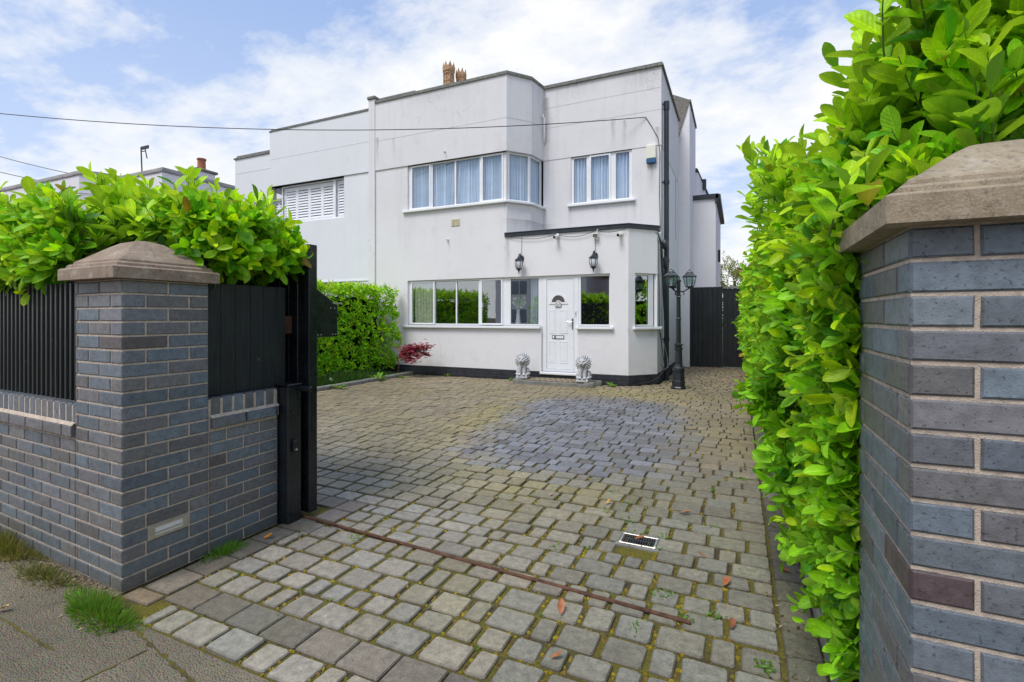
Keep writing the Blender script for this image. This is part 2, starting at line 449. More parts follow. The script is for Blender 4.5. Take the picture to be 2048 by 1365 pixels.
T_NEAR = leaf_template(6); T_FAR = leaf_template(3); T_GRASS = leaf_template(3, .1, .7, 'grass')

def leaf_mesh(name, P, D, N, L, W, C, T, bend=None):
    tv, tuv, tf = T
    n = len(P); P = np.asarray(P, float); D = np.asarray(D, float); N = np.asarray(N, float)
    D = D/np.linalg.norm(D, axis=1, keepdims=True)
    S = np.cross(D, N); S /= np.linalg.norm(S, axis=1, keepdims=True)+1e-9
    N = np.cross(S, D)
    L = np.asarray(L)[:, None, None]; W = np.asarray(W)[:, None, None]
    x, y, z = tv[None, :, 0:1], tv[None, :, 1:2], tv[None, :, 2:3]
    if bend is not None:
        b = np.asarray(bend)[:, None, None]; z = z + b*(y**2)*.25 + .03*np.sin(y*7+b*20)*np.abs(x)*2
    V = P[:, None, :] + S[:, None, :]*x*W + D[:, None, :]*y*L + N[:, None, :]*z*np.minimum(L, W*2.2)
    nv = len(tv); F = (tf[None] + (np.arange(n)*nv)[:, None, None]).reshape(-1, 4)
    V = V.reshape(-1, 3)
    me = bpy.data.meshes.new(name)
    me.vertices.add(len(V)); me.vertices.foreach_set('co', V.astype(np.float32).ravel())
    me.loops.add(F.size); me.loops.foreach_set('vertex_index', F.astype(np.int32).ravel())
    me.polygons.add(len(F)); me.polygons.foreach_set('loop_start', np.arange(0, F.size, 4, dtype=np.int32))
    me.update(calc_edges=True)
    me.polygons.foreach_set('use_smooth', np.ones(len(F), dtype=bool))
    ca = me.color_attributes.new('Col', 'FLOAT_COLOR', 'CORNER')
    cc = np.concatenate([np.asarray(C), np.ones((n, 1))], 1)
    ca.data.foreach_set('color', np.repeat(cc, tf.size, axis=0).astype(np.float32).ravel())
    ul = me.uv_layers.new(name='UVMap')
    ul.data.foreach_set('uv', np.tile(tuv[tf.ravel()], (n, 1)).astype(np.float32).ravel())
    me.validate(); me.update()
    return me
def unit(v): return v/ (np.linalg.norm(v)+1e-9)

class Foliage:
    def __init__(s): s.P = []; s.D = []; s.N = []; s.L = []; s.W = []; s.C = []; s.B = []; s.stems = MB()
    def leaf(s, p, d, n, L, W, c, b=0.):
        s.P.append(p); s.D.append(d); s.N.append(n); s.L.append(L); s.W.append(W); s.C.append(c); s.B.append(b)
    def shoot(s, base, d, length, n, size, c0, c1, stem=True, wr=.45):
        d = unit(np.asarray(d, float)); base = np.asarray(base, float)
        a = np.array((0, 0, 1.)) if abs(d[2]) < .9 else np.array((1., 0, 0))
        u = unit(np.cross(d, a)); w = np.cross(d, u); ph = rng.uniform(0, 6.28)
        curve = rng.normal(0, .06, 3)
        pts = [base + d*length*t + curve*length*t*t for t in (0, .35, .7, 1.)]
        if stem: s.stems.tube(pts, [.0036, .003, .0022, .0015], 5)
        for i in range(n):
            t = .12 + .88*(i+.5)/n
            p = base + d*length*t + curve*length*t*t
            az = ph + i*2.4; rad = u*math.cos(az)+w*math.sin(az)
            ang = R(72 - 44*t + rng.normal(0, 9))
            ld = d*math.cos(ang)+rad*math.sin(ang)
            nn = d*math.sin(ang)-rad*math.cos(ang) + rng.normal(0, .16, 3)
            k = np.clip(t*1.1+rng.normal(0, .18), 0, 1)
            sz = size*(1.05-.4*t*t)*rng.uniform(.55, 1.15)
            c = (np.asarray(c0)*(1-k)+np.asarray(c1)*k)*rng.uniform(.68, 1.18)
            q_ = rng.random()
            if q_ < .07: c = np.array(C_OLD)*rng.uniform(.5, 1.1)
            elif q_ < .078: c = np.array((.42, .26, .03))*rng.uniform(.6, 1.2)
            s.leaf(p, ld, nn, sz, sz*wr*rng.uniform(.85, 1.12), c, rng.normal(0, .5))
    def build(s, name, mat, parent, T=T_NEAR):
        me = leaf_mesh(name, s.P, s.D, s.N, s.L, s.W, s.C, T, s.B); me.materials.append(mat)
        return link(bpy.data.objects.new(name, me), parent)

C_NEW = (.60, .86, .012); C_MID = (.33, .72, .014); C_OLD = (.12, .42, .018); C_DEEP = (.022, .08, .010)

def core_box(parent, x0, x1, y0, y1, z0, z1, rx=14):  # opaque dark filler box, added to block views through the hedge
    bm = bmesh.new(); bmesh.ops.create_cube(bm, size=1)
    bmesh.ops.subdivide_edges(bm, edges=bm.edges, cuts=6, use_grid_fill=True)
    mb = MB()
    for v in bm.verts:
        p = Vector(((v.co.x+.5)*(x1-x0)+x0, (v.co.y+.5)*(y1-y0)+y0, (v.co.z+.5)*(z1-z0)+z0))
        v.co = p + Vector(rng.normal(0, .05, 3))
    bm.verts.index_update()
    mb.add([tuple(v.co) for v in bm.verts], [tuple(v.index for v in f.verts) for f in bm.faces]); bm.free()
    return mb.build('dark_core', M_core, parent)

# ================================================================== CAMERA, LIGHT, SKY
cam = bpy.data.cameras.new('camera'); co = bpy.data.objects.new('camera', cam); link(co)
cam.sensor_width = 36; cam.lens = 989/2048*36; cam.shift_y = -47.5/2048
cam.clip_start = .05; cam.clip_end = 3000
co.location = (0, 0, 1.45); co.rotation_euler = (R(90), 0, math.atan(453/989))
sc.camera = co
SUN_EL, SUN_AZ = R(58), R(196)     # azimuth clockwise from +Y: high behind the camera
sun = bpy.data.lights.new('sun', 'SUN'); sun.energy = 2.75; sun.angle = R(24); sun.color = (1, .965, .92)
so = bpy.data.objects.new('sun', sun); link(so)
sd = Vector((math.sin(SUN_AZ)*math.cos(SUN_EL), math.cos(SUN_AZ)*math.cos(SUN_EL), math.sin(SUN_EL)))
so.rotation_euler = sd.to_track_quat('Z', 'Y').to_euler(); so.location = (-3, -8, 14)
wd = bpy.data.worlds.new('World'); sc.world = wd; wd.use_nodes = True
t = wd.node_tree; q = NB(t); bg = t.nodes['Background']; bg.inputs['Strength'].default_value = .128
sky = q.n('ShaderNodeTexSky', sky_type='NISHITA'); sky.sun_disc = False
sky.sun_elevation = SUN_EL; sky.sun_rotation = SUN_AZ; sky.altitude = 0; sky.air_density = 1.0; sky.dust_density = .6; sky.ozone_density = 1.6
tc = q.n('ShaderNodeTexCoord'); d3 = q.sep(tc.outputs['Generated'])
zz = q.math('ADD', q.math('MAXIMUM', d3[2], 0.), .22)
cx = q.math('DIVIDE', d3[0], zz); cy = q.math('DIVIDE', d3[1], zz)
cv = q.n('ShaderNodeCombineXYZ'); q.l(cx, cv.inputs[0]); q.l(cy, cv.inputs[1]); cv.inputs[2].default_value = 3.7
big = q.noise(cv.outputs[0], 1.0, 8, .6)
mp = q.n('ShaderNodeMapping'); mp.inputs['Location'].default_value = (4.1, 1.7, 0); mp.inputs['Scale'].default_value = (1, 1.35, 1); q.l(cv.outputs[0], mp.inputs[0])
fine = q.noise(mp.outputs[0], 3.4, 9, .62)
dens = q.math('ADD', q.math('MULTIPLY', big, .68), q.math('MULTIPLY', fine, .32))
low = q.math('MULTIPLY', q.math('SUBTRACT', .62, d3[2], True), .30)     # more cloud towards the horizon
mask = q.ramp(q.math('ADD', dens, low), [(.50, 0.), (.565, .66), (.635, 1.)])
ctex = q.noise(mp.outputs[0], 2.2, 8, .6)
ccol = q.ramp(ctex, [(.32, (7.1, 7.45, 7.8)), (.52, (7.85, 7.9, 7.95))])
blue = q.mix(.55, q.mix(1.0, sky.outputs[0], (1.25, 1.12, 1.12), 'MULTIPLY'), (2.7, 4.5, 8.6))
veil = q.mix(q.ramp(d3[2], [(.0, .75), (.22, .42), (.62, .05)]), blue, (7.3, 7.9, 8.6))
q.l(q.mix(mask, veil, ccol), bg.inputs['Color'])

# ================================================================== GROUND
PX1 = .176                      # right edge of the setts
def structure(o): o['kind'] = 'structure'; return o
mb = MB(); mb.quad((-900, -900, -.045), (900, -900, -.045), (900, 900, -.045), (-900, 900, -.045))
structure(mb.build('ground', M_soil))
mb = MB(); mb.box(-40, 40, -3.2, 1.395, -.2, -.006); mb.box(-40, -2.955, 1.395, 1.75, -.2, -.0062)
# old repair strip edges in the footway
structure(mb.build('pavement', M_tarmac))
mb = MB(); mb.quad((-60, -9.5, -.032), (60, -9.5, -.032), (60, -3.38, -.032), (-60, -3.38, -.032))
structure(mb.build('road', plain('road_asphalt', (.05, .05, .052), .85, var=.25, vscale=3, bump=.6, bscale=150)))
mb = MB(); mb.bev(-40, 40, -3.375, -3.205, -.2, .004, .012)
structure(mb.build('street_kerb', M_kerb))
# footway joints: thin dark seams of soil and moss
mb = MB()
def seam(a, b, w=.006):
    a = Vector((*a, 0)); b = Vector((*b, 0)); n = 60; s = (b-a).normalized().cross(Vector((0, 0, 1)))
    prev = None
    for i in range(n+1):
        p = a.lerp(b, i/n) + s*random.uniform(-.004, .004); h = s*w*random.uniform(.1, 1.2)
        cur = (p-h, p+h)
        if prev: mb.quad(*[(v.x, v.y, -.0025) for v in (prev[0], prev[1], cur[1], cur[0])])
        prev = cur
seam((-6.5, 1.22), (-2.72, 1.13)); seam((-2.66, 1.375), (-1.0, 1.10), .010); seam((-2.35, 1.30), (-2.55, .1), .005)
structure(mb.build('pavement_seam', M_joint))

# driveway: joint bed + setts
mb = MB(); mb.box(-2.955, PX1+.22, 1.395, 2.5, -.2, -.0125); mb.box(-8.2, PX1+.22, 2.5, 10.46, -.2, -.0125); mb.box(-1.59, PX1+.22, 10.46, 15.6, -.2, -.0125)
structure(mb.build('driveway_bed', M_joint))
def pnoise(x, y):
    return (math.sin(x*1.7+y*.6+1.3)+math.sin(x*.9-y*1.9+4.)+math.sin(x*3.1+y*2.7))/3
def in_poly(x, y, P):
    c = False; j = len(P)-1
    for i in range(len(P)):
        if (P[i][1] > y) != (P[j][1] > y) and x < (P[j][0]-P[i][0])*(y-P[i][1])/(P[j][1]-P[i][1])+P[i][0]: c = not c
        j = i
    return c
BLUE = [(-2.6, 4.45), (-2.8, 5.7), (-3.3, 8.0), (-2.6, 8.6), (-1.35, 8.8), (-.85, 7.6), (-.62, 6.2), (-.42, 4.9), (-.9, 4.5), (-1.7, 4.25)]
def sett(mb, x0, x1, y0, y1, col, top=0., rnd=.011, jit=.0035, bev=.006):
    cx_, cy_ = (x0+x1)/2, (y0+y1)/2; hx, hy = (x1-x0)/2, (y1-y0)/2
    r = min(rnd, hx*.4, hy*.4)
    base = [(-hx+r, -hy), (hx-r, -hy), (hx, -hy+r), (hx, hy-r), (hx-r, hy), (-hx+r, hy), (-hx, hy-r), (-hx, -hy+r)]
    jj = [(random.uniform(-jit, jit), random.uniform(-jit, jit)) for _ in base]
    tx, ty = random.gauss(0, .006), random.gauss(0, .006)
    vs = []
    for ring in range(3):
        for (bx, by), (jx, jy) in zip(base, jj):
            k = 1 if ring < 2 else (1-bev/max(hx, .02)); k2 = 1 if ring < 2 else (1-bev/max(hy, .02))
            x = (bx+jx)*k; y = (by+jy)*k2
            z = -.05 if ring == 0 else top+tx*x+ty*y+(-.006 if ring == 1 else 0)
            vs.append((cx_+x, cy_+y, z))
    fs = [tuple(range(16, 24))]
    for g in (0, 8):
        for k in range(8): fs.append((g+k, g+(k+1) % 8, g+8+(k+1) % 8, g+8+k))
    dk = tuple(c*.58 for c in col)
    b = len(mb.v); mb.v += vs
    for i, f in enumerate(fs): mb.f.append(tuple(j+b for j in f)); mb.c.append(col if i == 0 else dk)
def sett_col(x, y):
    v = random.uniform(.86, 1.13)
    kb = sum(in_poly(x+.10*pnoise(x*3, y*3)+.42*math.cos(a_), y+.10*pnoise(y*3, x*3)+.42*math.sin(a_), BLUE) for a_ in (0, .9, 1.8, 2.7, 3.6, 4.5, 5.4))/7
    kb = min(1, max(0, kb*2.3-.55+random.gauss(0, .10)))
    cb = random.choice([(.140, .157, .214), (.126, .139, .188), (.156, .173, .230), (.108, .118, .153)])
    if random.random() < .05: cb = (.085, .09, .105)
    c = random.choice([(.205, .195, .17), (.225, .215, .19), (.205, .203, .187), (.185, .177, .157), (.195, .197, .188)])
    g = pnoise(x*.8+2, y*.8)
    f_ = min(1, max(0, (y-3.6)/2.2)); c = (c[0]*(1-.04*f_), c[1]*(1-.14*f_), c[2]*(1-.32*f_))
    if x < -1.6 and y < 3.2: c = (c[0]*1.10, c[1]*1.13, c[2]*1.24)
    if x > -.9 and y < 5: c = (c[0]*.80, c[1]*.84, c[2]*.85)
    # mossy yellow-green rim around the cleaned patch
    dd = min(abs(x+3.3)+abs(y-6.9)*.35, math.hypot((x+1.7)*.6, y-4.0)*1.15, math.hypot((x+1.9)*.35, y-9.4)*1.2)
    k = max(0, 1.05-dd)*random.uniform(.5, 1.1)
    c = tuple(a*(1-.6*k)+b*.6*k for a, b in zip(c, (.20, .185, .035)))
    if g > .35: c = tuple(a*.75+b*.25 for a, b in zip(c, (.17, .16, .06)))
    c = tuple(a*(1-kb)+b*kb for a, b in zip(c, cb))
    return tuple(a*v*(1.40+.06*max(0, min(1, (4.5-y)/2)))*w_ for a, w_ in zip(c, (1.10, 1.0, .825)))
mb = MB(); mossp = []
def run_row(y0, y1, xa, xb, jx, jy, maxlen=.25):
    x = xa; first = True
    while x < xb-.05:
        L = random.choice([.12, .155, .185, .205, .23]) if not first else random.choice([.09, .16, .22])
        first = False
        if xb-(x+L) < .09: L = xb-x
        if not (-.72 < x+L/2 < -.48 and 3.17 < (y0+y1)/2 < 3.36) or True:
            if not (x+L > -.70 and x < -.475 and y1 > 3.185 and y0 < 3.345):
                sett(mb, x+jx/2, x+L-jx/2, y0+jy/2, y1-jy/2, sett_col(x+L/2, (y0+y1)/2), random.gauss(0, .0028))
            else:   # cut around the gully
                if x < -.74: sett(mb, x+jx/2, -.706, y0+jy/2, y1-jy/2, sett_col(x, y0), 0)
                if x+L > -.44: sett(mb, -.469, x+L-jx/2, y0+jy/2, y1-jy/2, sett_col(x, y0), 0)
        mossp.append((x, (y0+y1)/2, y1))
        x += L
# footway row in front of the border band
run_row(1.405, 1.565, -2.62, PX1+.16, .022, .012)
y = 1.745
while y < 10.42:
    near = max(0, min(1, (6.0-y)/4))
    h = random.choice([.15, .16, .175, .185]) if y < 5 else random.choice([.16, .17, .18])
    xa = -2.715 if y < 2.55 else (-2.60 if y < 2.96 else -7.45)
    xb = PX1
    if y+h > 10.42: h = 10.43-y
    if y < 3.03-.1 and y+h > 2.97: h = 3.035-y
    if h > .06: run_row(y, y+h, xa, xb, .009+.017*near, .009+.012*near)
    y += h
y = 10.45
while y < 15.38:
    h = random.choice([.16, .17, .18]); xa = -2.05+(y-10.45)*.9 if y < 10.95 else -1.56
    run_row(y, y+h, xa, PX1, .016, .012); y += h
structure(mb.build('driveway', M_sett))
# brown border blocks
mb = MB()
def bcol(): 
    v = random.uniform(1.0, 1.5); c = random.choice([(.155, .128, .092), (.18, .15, .11), (.14, .122, .092), (.165, .15, .12)])
    return tuple(a*v for a in c)
x = -2.70
while x < PX1+.14:
    sett(mb, x+.004, x+.228, 1.572, 1.738, bcol(), .001, .006, .002); x += .232
for (a_, b_) in ((-2.93, -2.72),): sett(mb, a_, b_, 1.50, 1.592, (.26, .19, .11), -.002, .006, .002)
y = 1.60
while y < 2.45:
    sett(mb, -2.915, -2.722, y+.004, y+.205, bcol(), .001, .006, .002); y += .21
for (x0, x1, y0, y1) in [(-2.915, -2.62, 2.455, 2.60), (-2.80, -2.61, 2.66, 2.84), (-2.80, -2.61, 2.85, 3.03), (-3.0, -2.81, 2.86, 3.03), (-3.2, -3.01, 2.86, 3.03)]:
    sett(mb, x0, x1, y0, y1, (.25, .20, .16) if y0 > 2.6 else bcol(), .001, .006, .002)
y = 1.745
while y < 15.3:
    L = random.choice([.2, .2, .22, .3]) if y > 4 else .225
    c = bcol(); k = random.random()
    if y < 3 or k < .25: c = tuple(a*.6+b*.4 for a, b in zip(c, (.14, .145, .06)))
    if 3.0 < y < 4.4: c = tuple(a*.6 for a in c)
    sett(mb, PX1+.006, PX1+.150, y+.004, y+L-.004, c, .004, .006, .002); y += L
structure(mb.build('driveway_border', M_block))
# raised concrete edging, right
mb = MB(); y = 1.9
while y < 15.3: mb.bev(PX1+.158, PX1+.208, y+.003, y+.91, -.1, .085+random.uniform(-.004, .004), .008); y += .915
structure(mb.build('kerb_edging', M_kerb))
mb = MB(); y = 3.1
while y < 10.3: mb.bev(-7.60, -7.46, y+.003, min(y+.91, 10.3), -.1, .075+random.uniform(-.004, .004), .012); y += .915
structure(mb.build('bed_kerb', M_kerb))
mb = MB(); mb.box(-11.5, -7.605, 2.9, 10.45, -.2, .03); mb.box(PX1+.21, 2.6, 1.9, 16, -.2, .03)
structure(mb.build('planting_bed', M_soil))

# moss cushions in the joints near the street (uncountable)
mb = MB()
def cushion(x, y, r, h, col):
    n = 6; a0 = random.uniform(0, 1)
    vs = [(x+r*random.uniform(.7, 1.2)*math.cos(a0+k*6.283/n), y+r*.8*random.uniform(.7, 1.2)*math.sin(a0+k*6.283/n), -.012) for k in range(n)]
    vs += [(x+(vx-x)*.6, y+(vy-y)*.6, -.012+h*random.uniform(.6, 1.)) for vx, vy, _ in vs]
    fs = [(k, (k+1) % n, n+(k+1) % n, n+k) for k in range(n)]+[tuple(range(n, 2*n))]
    mb.add(vs, fs, col)
for (x, ym, yt) in mossp:
    if yt > 6.6 or (yt > 4.6 and random.random() < .5): continue
    for j in range(random.randint(2, 6)):
        yy = random.uniform(ym-.09, yt)
        c = random.choice([(.31, .22, .010), (.38, .29, .015), (.24, .19, .012), (.24, .15, .025), (.14, .09, .025)])
        if pnoise(x*2, yy*2) > -.45: cushion(x+random.gauss(0, .006), yy, random.uniform(.007, .014), random.uniform(.006, .012), c)
    for j in range(random.randint(1, 4)):
        xx = x+random.uniform(0, .2); c = random.choice([(.30, .21, .010), (.18, .12, .025), (.13, .08, .025), (.34, .26, .015)])
        if pnoise(xx*2+3, yt*2) > -.2: cushion(xx, yt+random.gauss(0, .004), random.uniform(.007, .014), random.uniform(.005, .010), c)
tag(mb.build('moss', M_moss, smooth=True), 'yellow green moss filling the joints between the driveway setts', 'moss', kind='stuff')

# ================================================================== BRICK WALLS
BL, BC = .2345, .075
BCOL = [(0.154, 0.178, 0.206), (0.152, 0.186, 0.221), (0.166, 0.172, 0.191), (0.167, 0.162, 0.173), (0.151, 0.147, 0.147), (0.142, 0.163, 0.192), (0.171, 0.168, 0.171), (0.159, 0.184, 0.207)]
def brick_colour():
    if random.random() < .006: return (.125, .108, .11)
    v = random.uniform(.85, 1.2); return tuple(a*v for a in random.choice(BCOL))
def slab(mb, u0, u1, z0, z1, col, M, depth=.05, proud=0., b=.0045):
    """one brick seen from outside: local x along the wall, local -y outwards"""
    j = lambda: random.uniform(-.0010, .0010)
    y0 = -proud+random.uniform(-.0006, .0006)
    o = [(u0+j(), z0+j()), (u1+j(), z0+j()), (u1+j(), z1+j()), (u0+j(), z1+j())]
    i_ = [(o[0][0]+b, o[0][1]+b), (o[1][0]-b, o[1][1]+b), (o[2][0]-b, o[2][1]-b), (o[3][0]+b, o[3][1]-b)]
    vs = [(x, depth, z) for x, z in o]+[(x, y0+b*.7, z) for x, z in o]+[(x, y0, z) for x, z in i_]
    vs = [tuple(M @ Vector(p)) for p in vs]
    fs = [(8, 9, 10, 11)]+[(g+k, g+(k+1) % 4, g+4+(k+1) % 4, g+4+k) for g in (0, 4) for k in range(4)]
    bb = len(mb.v); mb.v += vs; dk = tuple(c*.72 for c in col)
    for n_, f in enumerate(fs): mb.f.append(tuple(x+bb for x in f)); mb.c.append(col if n_ == 0 else dk)
def brick_face(mb, M, length, z0, courses, phase, corner0=None, corner1=None, J=.0102, parity=0):
    """courses of stretcher bond over [0,length]; corner colours shared with the neighbouring face"""
    for c in range(courses):
        za, zb = z0+c*BC+J/2, z0+(c+1)*BC-J/2
        off = BL/2 if (c+parity) % 2 else BL
        edges = [0.0]; u = off+phase if off+phase > .03 else off
        while u < length-.035: edges.append(u); u += BL
        edges.append(length)
        for k in range(len(edges)-1):
            col = brick_colour()
            if k == 0 and corner0 is not None: col = corner0[c]
            if k == len(edges)-2 and corner1 is not None: col = corner1[c]
            a = edges[k]+(J/2 if k else .0034); b2 = edges[k+1]-(J/2 if k < len(edges)-2 else .0034)
            if b2-a > .01: slab(mb, a, b2, za, zb, col, M)
def cap_mesh(mb, cx_, cy_, half, z, ang=0, flat=1.):
    prof = [(-.10, -.004, .004), (.0, -.004, .004), (.0, .055, .006), (-.008, .062, .006), (-.026, .064, .008), (-.028, .078, .008), (-.036, .086, .010), (-.048, .088, .012), (-.050, .100, .012), (-.058, .108, .014),
            (-.09, .130, .014), (-.13, .163, .014), (-.17, .195, .014), (-.205, .218, .014), (-.24, .230, .012), (-half+.004, .238, .002)]
    n = 4; ring = []
    for (o, h, r) in prof:
        hs = max(.004, half+o); r = min(r, hs*.9); vs = []
        for cxn, cyn, a0 in ((1, 1, 0), (-1, 1, 90), (-1, -1, 180), (1, -1, 270)):
            for k in range(n+1):
                a = R(a0+90*k/n); vs.append((cxn*(hs-r)+r*math.cos(a), cyn*(hs-r)+r*math.sin(a), h if h < .06 else .06+(h-.06)*flat))
        ring.append(vs)
    m = len(ring[0]); Mx = frame_at(cx_, cy_, z, ang)
    vs = [p for r_ in ring for p in r_]; fs = [tuple(range(m-1, -1, -1)), tuple(range((len(ring)-1)*m, len(ring)*m))]
    for i in range(len(ring)-1):
        for k in range(m): fs.append((i*m+k, i*m+(k+1) % m, (i+1)*m+(k+1) % m, (i+1)*m+k))
    mb.add([tuple(Mx @ Vector(p)) for p in vs], fs)
ANG_F = R(-2.4)          # the street line runs slightly askew to the house
LX, LY = -2.94, 1.506    # corner of the left pillar
LEN = 3.9
PW = .50                 # pillar width on the street face
Mf = frame_at(LX-LEN*math.cos(ANG_F), LY-LEN*math.sin(ANG_F), 0, ANG_F)     # local x runs to the corner
Ms = frame_at(LX, LY, 0, R(90))                                              # side face, looking along +X
PD = .469
WL = .967
def corner_cols(n): return [brick_colour() for _ in range(n)]
# --- left gate pillar (full height shaft)
pil = empty('gate_pillar', (LX-.24, LY+.24, 0)); inv = pil.matrix_basis.inverted()
tag(pil, 'blue brick gate pillar with domed stone cap on the left of the driveway', 'gate pillar')
cc = corner_cols(22)
mb = MB(); Mp = frame_at(LX-PW*math.cos(ANG_F), LY-PW*math.sin(ANG_F), 0, ANG_F)
brick_face(mb, inv @ Mp, PW, 0.0, 22, -.085, None, cc, parity=0)
brick_face(mb, inv @ Ms, PD, 0.0, 22, 0, cc, None, parity=1)
brick_face(mb, inv @ frame_at(LX, LY+PD, 0, R(180)), PW, .9, 10, 0, parity=0)
brick_face(mb, inv @ frame_at(LX-PW, LY+PD, 0, R(-90)), PD-.03, .9, 10, 0, parity=1)
mb.build('brickwork', M_brick, pil)
mb = MB(); mb.box(-PW+.24+.006, .24-.0055, -.24+.0265, PD-.24-.006, 0, 1.652)
mq = MB()
def prism(mb, pts, z0, z1):
    n = len(pts); vs = [(x, y_, z0) for x, y_ in pts]+[(x, y_, z1) for x, y_ in pts]
    mb.add(vs, [tuple(range(n-1, -1, -1)), tuple(range(n, 2*n))]+[(k, (k+1) % n, n+(k+1) % n, n+k) for k in range(n)])
ins = .0048
cA = inv @ (Mp @ Vector((.004, ins, 0))); cB = inv @ (Mp @ Vector((PW-ins, ins, 0)))
mb = MB(); prism(mb, [(cA.x, cA.y), (cB.x, cB.y), (.24-ins, PD-.24-ins), (cA.x, PD-.24-ins)], 0, 1.653)
mb.build('mortar', M_mortar, pil)
mb = MB(); cap_mesh(mb, -.008, -.006, .285, 1.660, ANG_F/2)
o = mb.build('cap', M_cap, pil, smooth=True)
# white splash of paint and the recessed light live on the pillar side
lz = 3*BC; mb = MB(); mm = inv @ Ms
mb.add([], [])
for (a0, a1, z0, z1, y0, y1) in [(.122, .350, lz+.004, lz+.016, -.006, .03), (.122, .350, lz+.060, lz+.072, -.006, .03), (.122, .160, lz+.016, lz+.060, -.006, .03), (.312, .350, lz+.016, lz+.060, -.006, .03)]:
    mb.box(a0, a1, y0, y1, z0, z1, M=mm)
lt = mb.build('brick_light', M_galv, pil)
mb = MB(); mb.box(.160, .312, -.001, .02, lz+.016, lz+.060, M=mm); mb.build('light_lens', M_white, lt)
mb = MB(); mb.box(.166, .306, -.0035, .0, lz+.024, lz+.034, M=mm); mb.build('louvre', M_galv, lt)
# --- low wall along the street
def soldier(mb, mm_, M, length, y0=0.0, proud_band=.02, z=.76, ends=(0, 0)):
    """projecting brick course with a mortar fillet and bricks on edge above"""
    u = ends[0]
    while u < length-.02:
        b2 = min(u+BL, length-ends[1]); slab(mb, u+.004, b2-.006, z+.008, z+.070, brick_colour(), M, .08, proud_band); u += BL
    mm_.add([(ends[0], -proud_band+.003, z+.072), (length-ends[1], -proud_band+.003, z+.072), (length-ends[1], .0, z+.090), (ends[0], .0, z+.090)], [(0, 1, 2, 3)], M=M)
    u = ends[0]
    while u < length-.02:
        b2 = min(u+.078, length-ends[1]); slab(mb, u+.004, b2-.005, z+.084, z+.194, brick_colour(), M, .2, -.004, .006); u += .078
wl = empty('garden_wall', (LX-1.8, LY+.1, 0)); inv = wl.matrix_basis.inverted()
tag(wl, 'low blue brick garden wall with brick on edge coping under the ribbed black sheet', 'garden wall')
Lw = LEN-PW
mb = MB(); mm_ = MB(); brick_face(mb, inv @ Mf, Lw, 0, 10, .05, parity=0); soldier(mb, mm_, inv @ Mf, Lw)
mb.build('brickwork', M_brick, wl)
a = inv @ (Mf @ Vector((0, .0055, 0))); b2 = inv @ (Mf @ Vector((Lw+.002, .0055, 0)))
prism(mm_, [(a.x, a.y), (b2.x, b2.y), (b2.x, b2.y+.2), (a.x, a.y+.2)], 0, .945)
mm_.build('mortar', M_mortar, wl)
# --- return wall, from the pillar to the gate post
rw = empty('garden_wall', (LX-.1, LY+.7, 0)); inv = rw.matrix_basis.inverted()
tag(rw, 'short blue brick wall with brick coping between the left pillar and the gate post', 'garden wall')
Mr = frame_at(LX, LY+PD+.001, 0, R(90)); Lr = WL-PD
mb = MB(); mm_ = MB(); brick_face(mb, inv @ Mr, Lr, 0, 10, 0, parity=0); soldier(mb, mm_, inv @ Mr, Lr, ends=(.006, .004))
mb.build('brickwork', M_brick, rw)
mm_.box(-.2, -.0055, 0, Lr-.004, 0, .945, M=inv @ Matrix.Translation((LX, LY+PD, 0)))
mm_.build('mortar', M_mortar, rw)
# --- right gate pillar
RX, RY = .341, 1.353
pil = empty('gate_pillar', (RX+.25, RY+.25, 0)); inv = pil.matrix_basis.inverted()
tag(pil, 'blue brick gate pillar with moulded stone cap, close on the right beside the hedge', 'gate pillar')
cc = corner_cols(22); mb = MB()
cc[11] = (.105, .074, .078)
brick_face(mb, inv @ frame_at(RX, RY, 0, 0), .5, 0, 22, 0, cc, None, parity=0)
brick_face(mb, inv @ frame_at(RX, RY+.5, 0, R(-90)), .5, 0, 22, -.06, None, cc, parity=0)
brick_face(mb, inv @ frame_at(RX+.5, RY, 0, R(90)), .5, 0, 22, 0, None, None, parity=1)
brick_face(mb, inv @ frame_at(RX+.5, RY+.5, 0, R(180)), .5, 0, 22, 0, None, None, parity=0)
mb.build('brickwork', M_brick, pil)
mb = MB(); mb.box(-.25+ins, .25-ins, -.25+ins, .25-ins, 0, 1.653); mb.build('mortar', M_mortar, pil)
mb = MB(); cap_mesh(mb, .0, .0, .303, 1.655, 0, .88); mb.build('cap', M_cap2, pil, smooth=True)
# --- ribbed sheet panel above the low wall
fp = empty('fence_panel', (LX-2, LY+.12, .95)); inv = fp.matrix_basis.inverted()
tag(fp, 'black ribbed metal screen standing on the low wall below the hedge', 'fence panel')
mb = MB(); Mb = inv @ Mf; u = .0; pts = []
while u < Lw-.004:
    for du, dy in ((0, .098), (.009, .052), (.030, .052), (.039, .098)):
        if u+du < Lw: pts.append((u+du, dy))
    u += .0625
n = len(pts); vs = [(x, y_, .955) for x, y_ in pts]+[(x, y_, 1.655) for x, y_ in pts]+[(x, y_+.012, .955) for x, y_ in pts]+[(x, y_+.012, 1.655) for x, y_ in pts]
mb.add(vs, [(k, k+1, n+k+1, n+k) for k in range(n-1)]+[(2*n+k+1, 2*n+k, 3*n+k, 3*n+k+1) for k in range(n-1)]+[(n+k, n+k+1, 3*n+k+1, 3*n+k) for k in range(n-1)], M=Mb)
mb.build('ribbed_sheet', M_rib, fp)
mb = MB(); mb.box(0, Lw, .115, .145, 1.60, 1.65, M=Mb); mb.box(0, Lw, .115, .145, .98, 1.03, M=Mb); mb.build('rail', M_black, fp)
